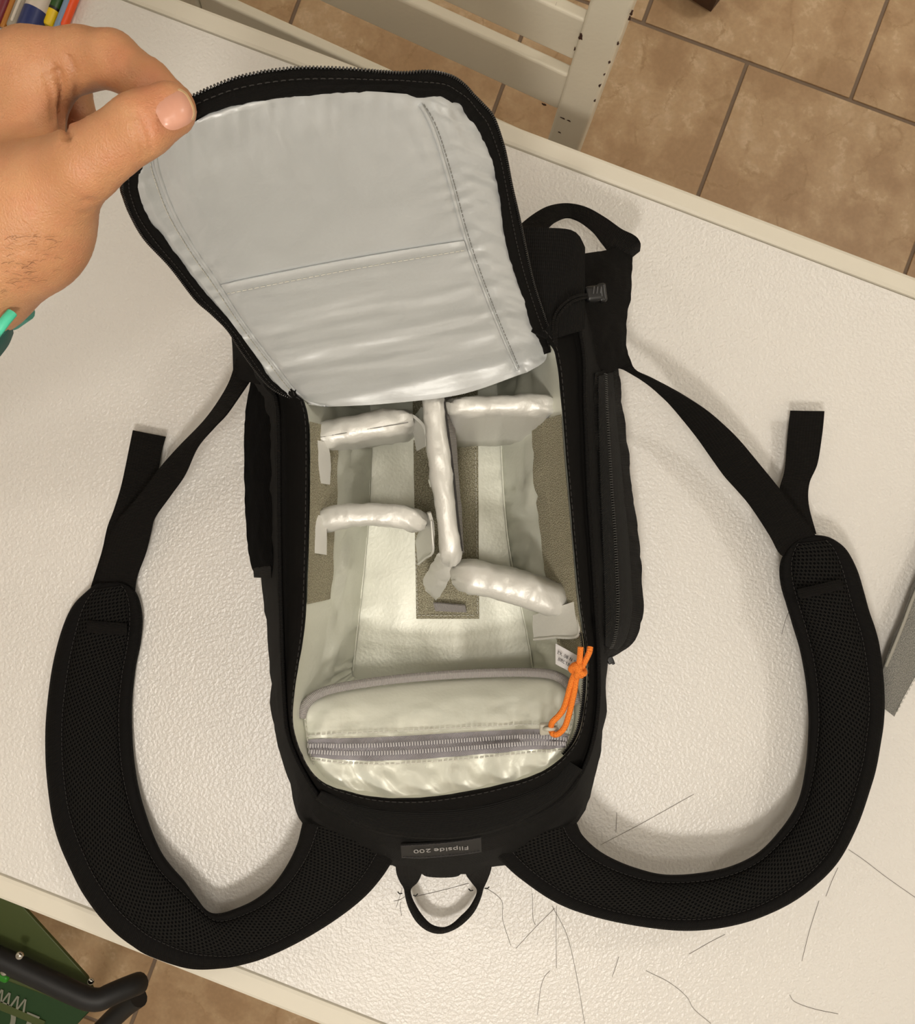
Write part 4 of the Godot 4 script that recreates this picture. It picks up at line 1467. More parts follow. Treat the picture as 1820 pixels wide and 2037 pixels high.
func make_dividers() -> void:
	var d := divider("silver padded divider with a seam along its top and a curled end tab", c3([606, 872, 0.108, 650, 862, 0.109, 720, 848, 0.11, 780, 837, 0.11, 820, 832, 0.107]), 0.0195, Vector3.ZERO, 0.02)
	var b := MB.new()
	b.tube(evenw(c3([612, 874, 0.1072, 660, 866, 0.1088, 730, 854, 0.11, 790, 844, 0.1098, 812, 840, 0.1085]), 40), 0.0004, 5)
	part("seam", b, M.thread_grey, d)
	edges_sheet(c3([813, 826, 0.1, 826, 834, 0.098, 838, 846, 0.094, 845, 862, 0.088, 846, 888, 0.08]), c3([812, 846, 0.07, 820, 858, 0.064, 824, 870, 0.06, 826, 884, 0.056, 828, 898, 0.05]), 24, 6, 0.0022, M.divider, "end_tab", d, 0.001, 0.0006)
	edges_sheet(c3([614, 872, 0.122, 613, 912, 0.121, 613, 958, 0.12]), c3([652, 880, 0.104, 658, 912, 0.1, 656, 964, 0.098]), 16, 6, 0.002, M.divider, "end_tab", d, 0.001, 0.0006)
	d = divider("broad silver padded divider whose whole face shows, beside the top of the long divider", c3([888, 806, 0.11, 930, 804, 0.111, 1000, 802, 0.111, 1060, 801, 0.112, 1116, 803, 0.11]), 0.0145, Vector3(-0.002, 0, 0.019), 0.03)
	edges_sheet(c3([1110, 792, 0.11, 1119, 800, 0.11, 1120, 820, 0.108]), c3([1086, 890, 0.04, 1100, 880, 0.045, 1112, 860, 0.06]), 12, 6, 0.002, M.divider, "end_tab", d, 0.001, 0.0005)
	d = divider("silver padded divider arching between two hanging end tabs, halfway down the narrow compartment", c3([622, 1040, 0.106, 650, 1032, 0.11, 700, 1026, 0.112, 750, 1024, 0.112, 800, 1030, 0.111, 846, 1044, 0.107]), 0.0165, Vector3.ZERO, 0.02)
	edges_sheet(c3([616, 1018, 0.118, 612, 1050, 0.122, 612, 1098, 0.122]), c3([650, 1030, 0.104, 650, 1062, 0.106, 650, 1104, 0.104]), 18, 6, 0.002, M.divider, "end_tab", d, 0.001, 0.0005)
	edges_sheet(c3([832, 1058, 0.045, 827, 1075, 0.045, 828, 1095, 0.04, 831, 1120, 0.034]), c3([850, 1018, 0.1, 856, 1040, 0.1, 858, 1070, 0.098, 858, 1098, 0.092]), 18, 6, 0.0024, M.divider, "end_tab", d, 0.001, 0.0005)
	b = MB.new()
	b.tube(evenw(c3([858, 1036, 0.1005, 860, 1066, 0.0995, 861, 1098, 0.094, 846, 1110, 0.07, 832, 1122, 0.04]), 20), 0.0011, 6)
	part("tab_edge", b, M.divider, d)
	d = divider("long silver padded divider running down the middle of the backpack", c3([860, 770, 0.112, 866, 840, 0.113, 875, 920, 0.114, 886, 1010, 0.114, 895, 1080, 0.112, 898, 1128, 0.106]), 0.0155, Vector3.ZERO, 0.02)
	edges_sheet(c3([884, 780, 0.1, 893, 860, 0.1, 905, 960, 0.1, 913, 1040, 0.1, 920, 1098, 0.098]), c3([897, 780, 0.08, 906, 860, 0.08, 914, 960, 0.08, 920, 1040, 0.08, 923, 1100, 0.078]), 40, 4, 0.0016, M.grey_tape, "side_flap", d, 0.0, 0.0005)
	b = MB.new()
	b.tube(evenw(c3([882, 785, 0.108, 892, 860, 0.108, 903, 950, 0.108, 911, 1030, 0.108, 919, 1096, 0.104]), 40), 0.0009, 5)
	part("flap_edge", b, M.thread_dark, d)
	edges_sheet(c3([874, 1098, 0.098, 856, 1124, 0.078, 843, 1152, 0.058, 844, 1176, 0.04]), c3([906, 1118, 0.098, 896, 1146, 0.088, 884, 1172, 0.07, 866, 1196, 0.042]), 40, 14, 0.003, M.divider, "folded_end", d, 0.008, 0.0022)
	d = divider("thick silver padded divider slanting from the long divider towards the orange cord", c3([898, 1160, 0.098, 930, 1152, 0.11, 980, 1160, 0.113, 1040, 1176, 0.114, 1100, 1194, 0.113, 1140, 1208, 0.106]), 0.0225, Vector3.ZERO, 0.02)
	edges_sheet(c3([1060, 1224, 0.078, 1059, 1245, 0.075, 1062, 1272, 0.071]), c3([1144, 1196, 0.123, 1149, 1225, 0.123, 1149, 1265, 0.122]), 18, 8, 0.0022, M.divider, "end_tab", d, 0.001, 0.0006)
	b = MB.new()
	b.tube(evenw(c3([1062, 1272, 0.0722, 1104, 1268, 0.097, 1149, 1265, 0.1232, 1150, 1225, 0.124, 1146, 1194, 0.124]), 30), 0.0011, 6)
	part("tab_edge", b, M.divider, d)
	edges_sheet(c3([862, 1200, 0.024, 925, 1205, 0.024]), c3([866, 1216, 0.0205, 928, 1218, 0.0205]), 10, 4, 0.0015, M.grey_tape, "end_tab", d, 0.0, 0.0004)

# ---------------------------------------------------------------- the hand
func make_hand() -> void:
	var t := thing("person", "bare hand reaching in from the table side, thumb and forefinger pinching the lid corner", "person", P(40, 330, 0.36))
	# joints: picture x, y, height, radius in pixels; last number how softly it joins
	var bones := [
		[-330, 720, 0.30, 125, -80, 540, 0.335, 118, 0.02],
		[-80, 540, 0.335, 118, 48, 455, 0.352, 124, 0.02],
		[-70, 510, 0.33, 114, 60, 148, 0.345, 78, 0.02],
		[20, 430, 0.355, 125, 166, 326, 0.385, 72, 0.02],
		[50, 370, 0.35, 80, 58, 150, 0.35, 60, 0.010],
		[-90, 510, 0.30, 110, -20, 164, 0.31, 80, 0.02],
		[-110, 520, 0.28, 105, -60, 190, 0.27, 86, 0.02],
		[166, 328, 0.385, 71, 278, 250, 0.396, 60, 0.003],
		[278, 249, 0.396, 60, 336, 218, 0.395, 53.5, 0.005],
		[66, 138, 0.35, 77, 160, 118, 0.355, 59, 0.008],
		[160, 117, 0.355, 59, 222, 118, 0.36, 53, 0.004],
		[222, 118, 0.36, 53, 294, 166, 0.367, 46, 0.004],
		[294, 166, 0.367, 46, 350, 207, 0.367, 37, 0.003],
		[-20, 160, 0.31, 78, 128, 180, 0.315, 50, 0.01],
		[128, 180, 0.315, 50, 148, 226, 0.312, 38, 0.004],
		[148, 226, 0.312, 38, 96, 262, 0.295, 36, 0.004],
		[-60, 190, 0.27, 80, 84, 214, 0.272, 44, 0.01],
		[84, 214, 0.272, 44, 96, 262, 0.262, 38, 0.004],
		[96, 262, 0.262, 38, 40, 290, 0.252, 36, 0.004],
		[-90, 240, 0.24, 70, 40, 262, 0.236, 40, 0.01],
		[40, 262, 0.236, 40, 46, 312, 0.226, 34, 0.004],
		[46, 312, 0.226, 34, 0, 330, 0.22, 32, 0.004]]
	var s := 0.0018
	var lo := Vector3(9, 9, 9)
	var hi := -lo
	var cap := []
	for q in bones:
		var a := P(q[0], q[1], q[2])
		var c := P(q[4], q[5], q[6])
		var ra: float = q[3] * (H - q[2]) / F
		var rb: float = q[7] * (H - q[6]) / F
		cap.append([a, c, ra, rb, q[8]])
		var m := Vector3.ONE * (maxf(ra, rb) + 0.006)
		lo = lo.min(a.min(c) - m)
		hi = hi.max(a.max(c) + m)
	lo.x = maxf(lo.x, P(-260, 0, 0.33).x)
	var nx := int((hi.x - lo.x) / s) + 2
	var ny := int((hi.y - lo.y) / s) + 2
	var nzz := int((hi.z - lo.z) / s) + 2
	var fld := PackedFloat32Array()
	fld.resize(nx * ny * nzz)
	fld.fill(1.0)
	for q in cap:
		var a: Vector3 = q[0]
		var c: Vector3 = q[1]
		var ra: float = q[2]
		var rb: float = q[3]
		var k: float = q[4]
		var m := maxf(ra, rb) + k + 0.006
		var p0 := ((a.min(c) - Vector3.ONE * m - lo) / s).max(Vector3.ZERO)
		var p1 := ((a.max(c) + Vector3.ONE * m - lo) / s).min(Vector3(nx - 1, ny - 1, nzz - 1))
		var ac := c - a
		var l2 := 1.0 / ac.length_squared()
		for iz in range(int(p0.z), int(p1.z) + 1):
			for iy in range(int(p0.y), int(p1.y) + 1):
				var at := (iz * ny + iy) * nx
				for ix in range(int(p0.x), int(p1.x) + 1):
					var p := lo + Vector3(ix, iy, iz) * s
					var f := clampf((p - a).dot(ac) * l2, 0.0, 1.0)
					var d := p.distance_to(a + ac * f) - (ra + (rb - ra) * f)
					var e := fld[at + ix]
					var g := maxf(k - absf(d - e), 0.0) / k
					fld[at + ix] = minf(d, e) - g * g * k * 0.25
	# surface nets
	var b := MB.new()
	var id := PackedInt32Array()
	id.resize(nx * ny * nzz)
	id.fill(-1)
	var off := [0, 1, nx, nx + 1, nx * ny, nx * ny + 1, nx * ny + nx, nx * ny + nx + 1]
	var pairs := [[0, 1], [2, 3], [4, 5], [6, 7], [0, 2], [1, 3], [4, 6], [5, 7], [0, 4], [1, 5], [2, 6], [3, 7]]
	for iz in nzz - 1:
		for iy in ny - 1:
			for ix in nx - 1:
				var at := (iz * ny + iy) * nx + ix
				var inside := 0
				for o in off:
					if fld[at + o] < 0.0:
						inside += 1
				if inside == 0 or inside == 8:
					continue
				var sum := Vector3.ZERO
				var n := 0
				for e in pairs:
					var u := fld[at + off[e[0]]]
					var w := fld[at + off[e[1]]]
					if (u < 0.0) != (w < 0.0):
						var f := u / (u - w)
						var pa := Vector3(e[0] & 1, (e[0] >> 1) & 1, e[0] >> 2)
						var pb := Vector3(e[1] & 1, (e[1] >> 1) & 1, e[1] >> 2)
						sum += pa.lerp(pb, f)
						n += 1
				id[at] = b.v.size()
				b.v.append(lo + (Vector3(ix, iy, iz) + sum / n) * s)
	var strides := [1, nx, nx * ny]
	for iz in range(1, nzz - 1):
		for iy in range(1, ny - 1):
			for ix in range(1, nx - 1):
				var at := (iz * ny + iy) * nx + ix
				for ax in 3:
					var u := fld[at]
					var w := fld[at + strides[ax]]
					if (u < 0.0) == (w < 0.0):
						continue
					var s1: int = strides[(ax + 1) % 3]
					var s2: int = strides[(ax + 2) % 3]
					var q := [id[at], id[at - s1], id[at - s1 - s2], id[at - s2]]
					if q.min() < 0:
						continue
					if u < 0.0:
						b.ix.append_array([q[0], q[2], q[1], q[0], q[3], q[2]])
					else:
						b.ix.append_array([q[0], q[1], q[2], q[0], q[2], q[3]])
	var arm := MB.new()                       # the forearm goes on out of the picture
	var ap := evenw(c3([-130, 578, 0.325, -330, 720, 0.295, -560, 860, 0.25, -800, 980, 0.2, -1000, 1080, 0.15]), 28)
	var ar := []
	for i in 28:
		ar.append(lerpf(0.027, 0.044, smoothstep(0, 20, i)))
	arm.tube(ap, ar, 28, false, 1.25)
	var vb := b.v.size()
	b.v.append_array(arm.v)
	for i in arm.ix:
		b.ix.append(i + vb)
	b.n.resize(b.v.size())
	b.uv.resize(b.v.size())
	hand_normals(b)
	# skin folds, pressed in along the normal
	var folds := [[[136, 114, 150, 146, 154, 182], 5.0, 0.0020], [[112, 140, 125, 184, 124, 226, 132, 272], 6.5, 0.0034], [[92, 150, 104, 190, 106, 240], 6.0, 0.0010], [[258, 228, 277, 264, 283, 312], 4.5, 0.0013], [[274, 224, 294, 258, 300, 302], 4.5, 0.0014], [[250, 106, 256, 148], 6.0, 0.0005], [[208, 72, 217, 120, 213, 165], 7.0, 0.0004], [[0, 505, 60, 498, 110, 520], 5.0, 0.0003], [[0, 540, 50, 530, 90, 548], 5.0, 0.0003], [[0, 572, 40, 560, 70, 572], 5.0, 0.0003], [[165, 400, 190, 398, 212, 408], 4.5, 0.0008], [[160, 425, 185, 424, 205, 432], 4.5, 0.0007]]
	var lines := []
	for f in folds:
		lines.append([even(c2(f[0], 0), 22), f[1], f[2]])
	b.col.resize(b.v.size())
	var pale := Color(0.80, 0.59, 0.425).srgb_to_linear()
	var red := Color(0.77, 0.475, 0.355).srgb_to_linear()
	var tan_c := Color(0.70, 0.495, 0.34).srgb_to_linear()
	for i in b.v.size():
		var p := b.v[i]
		var d := T + H - p.y
		var px := Vector2(CX + p.x * F / d, CY + p.z * F / d)
		var push := 0.0
		if b.n[i].y > -0.1 and px.x > -20:
			for l in lines:
				var best := 1e9
				for v in l[0]:
					best = minf(best, Vector2(v.x, v.y).distance_squared_to(px))
				var w: float = l[1]
				if best < w * w * 9.0:
					push += l[2] * exp(-best / (w * w))
		var r := 0.0                              # redder thumb, finger ends and joints
		for k in [[325, 225, 80], [235, 120, 40], [300, 165, 50], [140, 230, 40]]:
			r = maxf(r, 1.0 - smoothstep(0.3, 1.0, px.distance_to(Vector2(k[0], k[1])) / k[2]))
		r = clampf(r * 0.5 + 0.35 * nz.get_noise_3d(p.x * 60, p.y * 60, p.z * 60) + 0.15, 0, 1)
		var c := pale.lerp(red, r).lerp(tan_c, clampf(0.3 + 0.6 * nz.get_noise_3d(p.x * 25, p.y * 25, p.z * 25 + 5), 0, 0.7))
		c.a = 1
		b.col[i] = c
		b.v[i] = p - b.n[i] * (push + 0.00022 * nz.get_noise_3d(p.x * 420, p.y * 420, p.z * 420))
	hand_normals(b)
	var skin := mat(Color.WHITE, 0.48, 0, 0.5)
	skin.vertex_color_use_as_albedo = true
	skin.subsurf_scatter_enabled = true
	skin.subsurf_scatter_strength = 0.12
	bump(skin, noise_image(256, 0.12, 3, 50, 10.0), 3.0, 26.0, 0.8)
	skin.uv1_triplanar = true
	part("hand", b, skin, t)
	# thumbnail
	var nail := MB.new()
	var rows := []
	var free := []
	var dir := Vector2(0.90, -0.43)
	var side := Vector2(0.43, 0.90)
	for i in 10:
		var r := i / 9.0
		var row := PackedVector3Array()
		for k in 40:
			var g := TAU * k / 40
			var q := Vector2(signf(cos(g)) * pow(absf(cos(g)), 0.72), signf(sin(g)) * pow(absf(sin(g)), 0.72)) * r
			row.append(nail_pt(Vector2(347, 218) + dir * q.x * 36.0 + side * q.y * 39.0, 0.0007 - 0.0007 * pow(r, 6)))
		rows.append(row)
	nail.grid(rows, true, 0)
	for i in nail.n.size():
		if nail.n[i].y < 0:
			nail.n[i] = -nail.n[i]
	part("thumbnail", nail, mat(Color(0.82, 0.60, 0.51), 0.3, 0, 0.5), t)
	rows = []
	for i in 4:
		var row := PackedVector3Array()
		for k in 21:
			var g := lerpf(-1.0, 1.0, k / 20.0)
			var rr := lerpf(0.97, 1.06, i / 3.0)
			row.append(nail_pt(Vector2(347, 218) + dir * pow(cos(g), 0.72) * 36.0 * rr + side * signf(g) * pow(absf(sin(g)), 0.72) * 38.0 * rr, 0.0006))
		rows.append(row)
	nail = MB.new()
	nail.sheet(rows, 0.0004)
	part("nail_edge", nail, mat(Color(0.80, 0.68, 0.52), 0.4), t)
	# teal wristband
	var teal := mat(Color(0.13, 0.62, 0.55), 0.5)
	var wb := MB.new()
	var band := []
	for i in 41:
		var g := TAU * i / 40
		var row := PackedVector3Array()
		for k in 6:
			var at := Vector2(-62, 522).lerp(Vector2(-92, 543), k / 5.0 - 0.2)
			var c := P(at.x, at.y, 0.312)
			var tang := Vector3(0.57, 0, 0.82)
			row.append(c + tang * cos(g) * 0.0345 + Vector3.UP * sin(g) * 0.058)
		band.append(row)
	wb.sheet(band, 0.002, 0)
	var wrist := part("wristband", wb, teal, t, "", "teal silicone wristband")
	wb = MB.new()
	wb.tube(evenw(c3([24, 622, 0.35, 12, 636, 0.352, -4, 657, 0.352, -30, 690, 0.345]), 20), 0.0026, 9, false, 0.8)
	part("band_keeper", wb, mat(Color(0.30, 0.78, 0.64), 0.5), wrist)
	edges_sheet(c3([14, 596, 0.335, -4, 606, 0.338, -30, 640, 0.338]), c3([12, 634, 0.34, 0, 650, 0.342, -20, 675, 0.34]), 12, 5, 0.002, teal, "band_end", wrist, 0.001)
	edges_sheet(c3([16, 640, 0.33, 2, 660, 0.33, -16, 680, 0.33]), c3([19, 660, 0.31, 10, 682, 0.31, -6, 704, 0.31]), 12, 5, 0.002, mat(Color(0.10, 0.33, 0.30), 0.55), "band_end", wrist, 0.002)
	# a few fine hairs on the wrist side
	var hb := MB.new()
	for i in 60:
		var x := rng.randf_range(0, 110)
		var y := rng.randf_range(470, 585)
		if y > 600 - x * 0.45:
			continue
		var hz := hand_top(b, x, y)
		if hz < 0:
			continue
		var g := rng.randf_range(-0.5, 0.3)
		var l := rng.randf_range(10, 24)
		hb.tube(PackedVector3Array([P(x, y, hz), P(x + cos(g) * l * 0.5, y + sin(g) * l * 0.5 - 2, hz + 0.0012), P(x + cos(g) * l, y + sin(g) * l, hz + 0.001)]), 0.00006, 4)
	if hb.v.size():
		part("arm_hair", hb, mat(Color(0.38, 0.25, 0.16), 0.7), t, "stuff")

func nail_pt(q: Vector2, lift: float) -> Vector3:
	var a := Vector2(278, 249)
	var c := Vector2(336, 218)
	var f := clampf((q - a).dot(c - a) / (c - a).length_squared(), 0, 1)
	var d := q.distance_to(a.lerp(c, f))
	var r := lerpf(60, 53.5, f)
	var m := 0.405 / F
	return P(q.x, q.y, 0.3955 + m * sqrt(maxf(r * r - d * d * 0.92, 20.0)) * 0.985 + lift)

func hand_top(b: MB, x: float, y: float) -> float:
	var best := -1.0
	for i in range(0, b.v.size(), 3):
		var p := b.v[i]
		if b.n[i].y > 0.2:
			var d := T + H - p.y
			if Vector2(CX + p.x * F / d - x, CY + p.z * F / d - y).length() < 9.0:
				best = maxf(best, p.y - T)
	return best

func hand_normals(b: MB) -> void:
	b.n.fill(Vector3.ZERO)
	for i in range(0, b.ix.size(), 3):
		var p := b.v[b.ix[i]]
		var q := (b.v[b.ix[i + 2]] - p).cross(b.v[b.ix[i + 1]] - p)
		for k in 3:
			b.n[b.ix[i + k]] += q
	for i in b.n.size():
		b.n[i] = b.n[i].normalized()

# ---------------------------------------------------------------- pens, board, small things
func lathe(a: Vector3, dir: Vector3, prof: Array, segs := 18) -> MB:
	var b := MB.new()
	var x := dir.cross(Vector3.UP).normalized()
	var y := x.cross(dir)
	var rows := []
	for q in prof:
		var row := PackedVector3Array()
		for k in segs:
			var g := TAU * k / segs
			row.append(a + dir * q[0] + (x * cos(g) + y * sin(g)) * q[1])
		rows.append(row)
	b.grid(rows, true)
	b.fan(rows[0], -dir)
	b.fan(rows[-1], dir)
	return b

func make_pens() -> void:
	var dirp := Vector3(21, 0, -53).normalized()
	var specs := [
		[123, 54, 0.0048, Color(0.91, 0.31, 0.05), Color(0.91, 0.31, 0.05), "fat orange felt pen lying outermost in the row of pens behind the hand"],
		[108, 66, 0.0026, Color(0.47, 0.56, 0.68), Color(0.36, 0.44, 0.56), "thin pale blue pencil between the orange and the yellow pens"],
		[94, 52, 0.0056, Color(0.90, 0.76, 0.09), Color(0.16, 0.33, 0.10), "yellow pen with a green and black printed sleeve beside the pale blue pencil"],
		[54, 66, 0.0098, Color(0.78, 0.73, 0.68), Color(0.08, 0.14, 0.36), "thick white marker with a dark blue end in the row of pens"],
		[26, 58, 0.0060, Color(0.60, 0.56, 0.50), Color(0.66, 0.62, 0.56), "grey see-through pen barrel between the white marker and the ochre pen"],
		[6, 56, 0.0034, Color(0.66, 0.42, 0.12), Color(0.50, 0.30, 0.08), "narrow ochre pen next to the maroon one"],
		[-8, 50, 0.0046, Color(0.42, 0.12, 0.16), Color(0.35, 0.10, 0.13), "maroon pen lying innermost at the table corner behind the hand"]]
	for i in specs.size():
		var q: Array = specs[i]
		var r: float = q[2]
		var a := P(q[0], q[1], 0.0085 if i == 1 else r)
		var t := thing("pen", q[5], "pen", Vector3(a.x, T, a.z), "pens lying in a row on the table")
		var ma := mat(q[3], 0.38)
		if i == 3:
			part("cap", lathe(a, dirp, [[0, r * 0.92], [0.001, r], [0.0195, r], [0.02, r * 0.97]]), mat(q[4], 0.4), t, "", "dark blue cap")
			part("barrel", lathe(a + dirp * 0.02, dirp, [[0, r * 0.97], [0.001, r * 0.96], [0.078, r * 0.96], [0.08, r * 0.9]]), ma, t)
		else:
			part("barrel", lathe(a, dirp, [[0, r * 0.8], [0.0015, r], [0.108, r], [0.11, r * 0.9]]), ma, t)
			part("tip", lathe(a + dirp * 0.11, dirp, [[0, r * 0.9], [0.012, r * 0.5], [0.02, r * 0.2]]), mat(q[4], 0.5), t)
		if i == 2:
			var b := lathe(a + dirp * 0.0145, dirp, [[0, r * 1.0], [0.0005, r * 1.03], [0.06, r * 1.03], [0.0605, r * 1.0]])
			part("sleeve", b, mat(Color(0.14, 0.30, 0.09), 0.4), t, "", "dark green printed sleeve")
			part("sleeve_rim", lathe(a + dirp * 0.0135, dirp, [[0, r * 1.0], [0.0003, r * 1.035], [0.0022, r * 1.035], [0.0025, r * 1.0]]), mat(Color(0.03, 0.03, 0.03), 0.4), t)
		if i == 4:
			part("clip", lathe(a + Vector3(0, r * 1.0, 0) + dirp * 0.004, dirp, [[0, 0.0006], [0.001, 0.0014], [0.05, 0.0014], [0.051, 0.0006]], 8), mat(Color(0.80, 0.76, 0.70), 0.25), t)

func make_green_board() -> void:
	var hh := -0.36
	var t := thing("board_frame", "green board on a black tubular frame with chrome bolts standing under the table corner", "frame", Vector3(P(60, 1940, hh).x, 0, P(60, 1940, hh).z))
	var olive := mat(Color(0.255, 0.30, 0.115), 0.55)
	var b := MB.new()
	b.prism(quad([-25, 1728, 45, 1803, 173, 1944, 186, 1972, 100, 1940, -160, 1830, -260, 1730], hh), T + hh - 0.005, T + hh, 0.0012)
	part("upper_panel", b, olive, t)
	var green := mat(Color(0.05, 0.215, 0.02), 0.6)
	b = MB.new()
	b.prism(quad([-160, 1885, 60, 1965, 178, 2013, 128, 2062, 40, 2150, -160, 2070], hh - 0.02), T + hh - 0.034, T + hh - 0.02, 0.0015)
	var lower := part("lower_panel", b, green, t)
	b = MB.new()
	b.tube(evenw(c3([-160, 1878, hh - 0.017, 0, 1941, hh - 0.017, 90, 1975, hh - 0.017, 170, 2009, hh - 0.017]), 30), 0.0026, 6, false, 0.5)
	part("panel_edge", b, olive, lower)
	b = MB.new()
	b.prism(quad([-100, 1955, 0, 1993, 90, 2032, 85, 2045, -4, 2008, -100, 1968], hh - 0.018), T + hh - 0.021, T + hh - 0.018, 0.0005)
	part("stripe", b, olive, lower)
	var letter := mat(Color(0.50, 0.50, 0.44), 0.6)
	for q in [["www", 0.021, 6.0, 1986.0], ["IO", 0.05, 14.0, 2036.0]]:
		var tm := TextMesh.new()
		tm.text = q[0]
		var sf := SystemFont.new()
		sf.font_names = PackedStringArray(["Droid Sans"])
		tm.font = sf
		tm.font_size = 32
		tm.pixel_size = q[1] / 24.0
		tm.depth = 0.0006
		var o := part("lettering", tm, letter, lower)
		var xa := Vector3(-0.925, 0, -0.38)
		var ya := Vector3(-0.38, 0, 0.925)
		o.transform = Transform3D(Basis(xa, ya, xa.cross(ya)), P(q[2], q[3], hh - 0.0185))
	b = MB.new()
	b.tube(evenw(c3([-330, 1740, -0.70, -320, 1755, -0.5, -290, 1780, -0.36, -250, 1800, -0.338, -120, 1855, -0.335, 0, 1907, -0.335, 90, 1949, -0.335, 160, 1981, -0.335, 182, 1988, -0.336, 200, 1988, -0.338, 215, 1981, -0.342, 240, 1970, -0.35, 265, 1960, -0.36, 276, 1956, -0.37]), 90), 0.0132, 16)
	part("frame_tube", b, mat(Color(0.075, 0.075, 0.08), 0.55), t)
	b = MB.new()
	b.tube(evenw(c3([276, 1984, -0.40, 250, 2003, -0.41, 215, 2036, -0.42, 170, 2085, -0.44, 120, 2150, -0.70]), 40), 0.0125, 14)
	part("frame_tube", b, mat(Color(0.075, 0.075, 0.08), 0.55), t)
	for q in [[38, 1902, -0.322, 0.0052], [180, 1953, -0.352, 0.0045], [8, 1934, -0.326, 0.005]]:
		b = MB.new()
		var rows := []
		for s in [[0.0, 1.0], [0.3, 0.98], [0.7, 0.8], [0.92, 0.5], [1.0, 0.12]]:
			var row := PackedVector3Array()
			for k in 16:
				row.append(P(q[0], q[1], q[2]) + Vector3(cos(TAU * k / 16) * s[1], s[0] * 0.8 - 0.3, sin(TAU * k / 16) * s[1]) * q[3])
			rows.append(row)
		b.grid(rows, true)
		b.fan(rows[-1], Vector3.UP)
		part("bolt", b, mat(Color(0.8, 0.79, 0.76), 0.15, 1.0), t)
	b = MB.new()
	b.rbox(P(6, 1943, -0.352), Vector3(0.016, 0.01, 0.01), 0.004, Basis(Vector3.UP, -0.4))
	part("bolt_cap", b, mat(Color(0.13, 0.50, 0.06), 0.4), t, "", "bright green plastic cap")

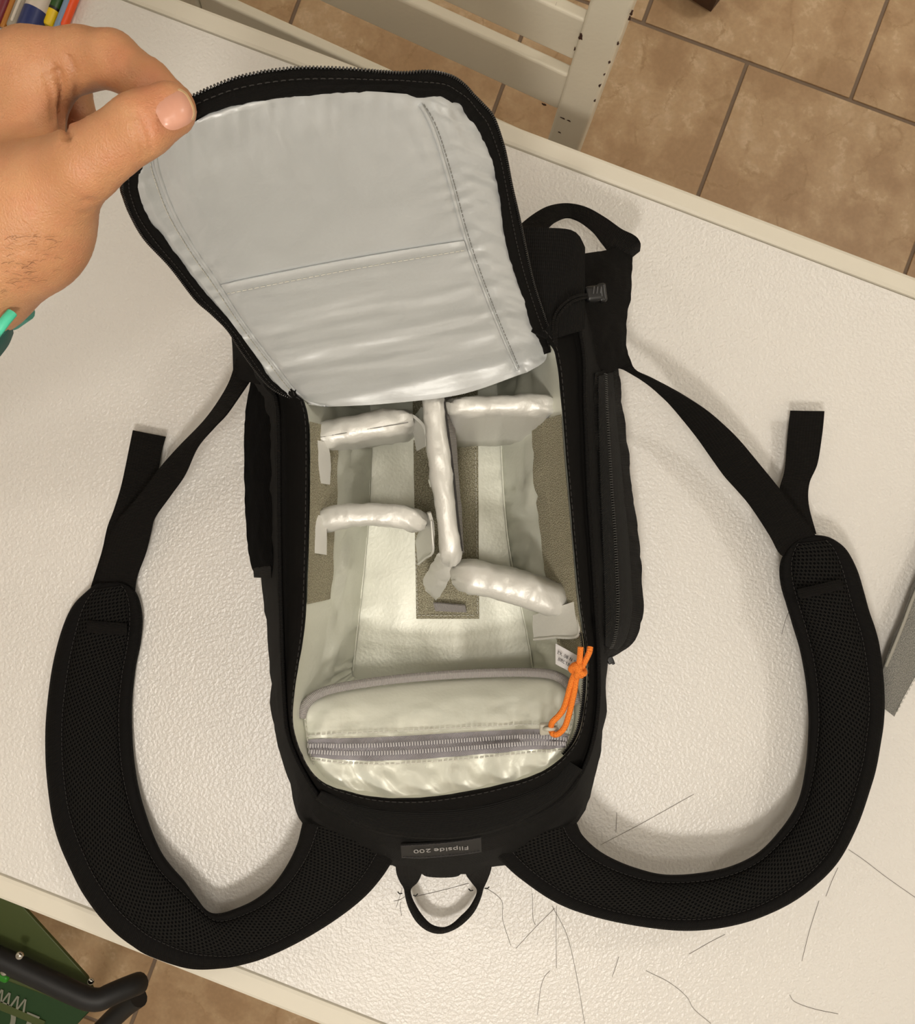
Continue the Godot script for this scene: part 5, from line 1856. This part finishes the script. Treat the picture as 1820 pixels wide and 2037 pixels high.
func make_extras() -> void:
	# grey flap by the far edge of the picture
	var fz := noise_image(256, 0.16, 3, 61)
	var grey := mat(Color.WHITE, 0.6, 0.15, 0.5)
	grey.albedo_texture = tex(tint_image(fz, Color(0.36, 0.36, 0.34), Color(0.60, 0.59, 0.56), 1.4))
	bump(grey, fz, 5.0, 20.0, 0.8)
	var a0 := P(1790, 1330, 0)
	var t := thing("spare_divider", "grey fuzzy padded flap lying on the table beside the arching shoulder strap", "divider", a0)
	edges_sheet(c3([1960, 850, 0.016, 1900, 990, 0.017, 1822, 1163, 0.018, 1790, 1246, 0.018, 1758, 1326, 0.018, 1752, 1404, 0.014]), c3([2000, 1030, 0.016, 1930, 1160, 0.017, 1850, 1300, 0.018, 1822, 1346, 0.018, 1797, 1390, 0.018, 1779, 1426, 0.014]), 60, 10, 0.012, grey, "pad", t, 0.003, 0.0012)
	var b := MB.new()
	b.tube(evenw(c3([1904, 992, 0.0185, 1826, 1166, 0.0195, 1794, 1248, 0.0195, 1762, 1326, 0.0195]), 50), 0.0016, 6, false, 0.6)
	part("edge_binding", b, mat(Color(0.56, 0.55, 0.51), 0.5), t)
	stitches(evenw(c3([1850, 1302, 0.0195, 1822, 1348, 0.0195, 1797, 1392, 0.0195, 1780, 1424, 0.0165]), 30), mat(Color(0.72, 0.71, 0.68), 0.5), t, 0.0022, 0.0018, 0.0005)
	# foot of some dark wooden furniture on the floor
	var fh := -T + 0.08
	b = MB.new()
	b.prism(quad([1326, -30, 1413, 25, 1440, -10, 1350, -65], 0.01 - T), 0.012, T + fh, 0.004)
	var fp := P(1385, -20, fh)
	var w := thing("wooden_foot", "dark brown wooden furniture foot on the floor tiles past the white chair", "furniture", Vector3(fp.x, 0, fp.z))
	part("block", b, M.wood, w)
	b = MB.new()
	b.prism(quad([1334, -28, 1412, 20, 1434, -10, 1355, -60], -T), 0.0, 0.013, 0.001)
	part("foot_pad", b, M.core, w)
	# stray hairs
	var hair := mat(Color(0.27, 0.22, 0.18), 0.6)
	var hairs := [
		[[967, 1766, 998, 1792, 1000, 1830, 1016, 1881], "kinked dark hair running down from the grab handle's loose thread"],
		[[1059, 1778, 1060, 1826, 1065, 1840], "short dark hair just below the strap end next to the grab handle"],
		[[1026, 1887, 1065, 1845, 1103, 1807], "straight slanting hair under the right strap, crossing a kinked one's end"],
		[[1107, 1802, 1106, 1860, 1107, 1926], "straight upright hair hanging below the right shoulder strap"],
		[[1098, 1802, 1127, 1859, 1146, 1936, 1163, 2036], "long curved hair sweeping from the strap to the picture's bottom edge"],
		[[1069, 2019, 1075, 1970, 1082, 1945, 1094, 1931], "bent hair low on the table below the grab handle"],
		[[1218, 1943, 1224, 1925, 1231, 1903], "tiny slanting hair below the middle of the right strap's lowest bend"],
		[[1371, 1898, 1409, 1876, 1442, 1859], "faint slanting hair below the right strap's widest curve"],
		[[1285, 1931, 1332, 1955, 1366, 1983, 1380, 2007, 1414, 2036], "long wavy hair low on the table reaching the bottom edge"],
		[[1571, 1979, 1581, 1993, 1619, 2007, 1667, 2017], "curled hair in the empty lower corner of the table"],
		[[1196, 1680, 1280, 1636, 1380, 1580], "long straight hair inside the loop of the right shoulder strap"],
		[[1225, 1656, 1226, 1636, 1227, 1616], "short upright hair inside the right strap loop by the bag"],
		[[1688, 1690, 1720, 1712, 1763, 1745, 1820, 1785], "long hair running from the right strap to the table's side"],
		[[1595, 1912, 1610, 1852, 1629, 1792], "thin hair slanting away below the outer bend of the right strap"],
		[[1643, 1783, 1655, 1752, 1667, 1726], "short hair touching the outer bend of the right shoulder strap"],
		[[824, 1784, 880, 1771, 933, 1757], "straight hair lying across the opening of the grab handle"],
		[[783, 1793, 795, 1790, 805, 1784], "short flat hair beside the left foot of the grab handle"],
		[[788, 1805, 795, 1784, 800, 1766], "slanting hair crossing others beside the left foot of the grab handle"],
		[[799, 1822, 796, 1805, 797, 1794], "short upright hair below the left foot of the grab handle"],
		[[1555, 1262, 1562, 1235, 1570, 1215], "short curved hair beside the tip of the right shoulder strap"],
	]
	for hq in hairs:
		var q: Array = hq[0]
		var m := MB.new()
		m.tube(evenw(c2(q, 0.0004), 24), 0.00016, 5)
		single("hair", m, hair, hq[1], "hair", "stray hairs on the table")
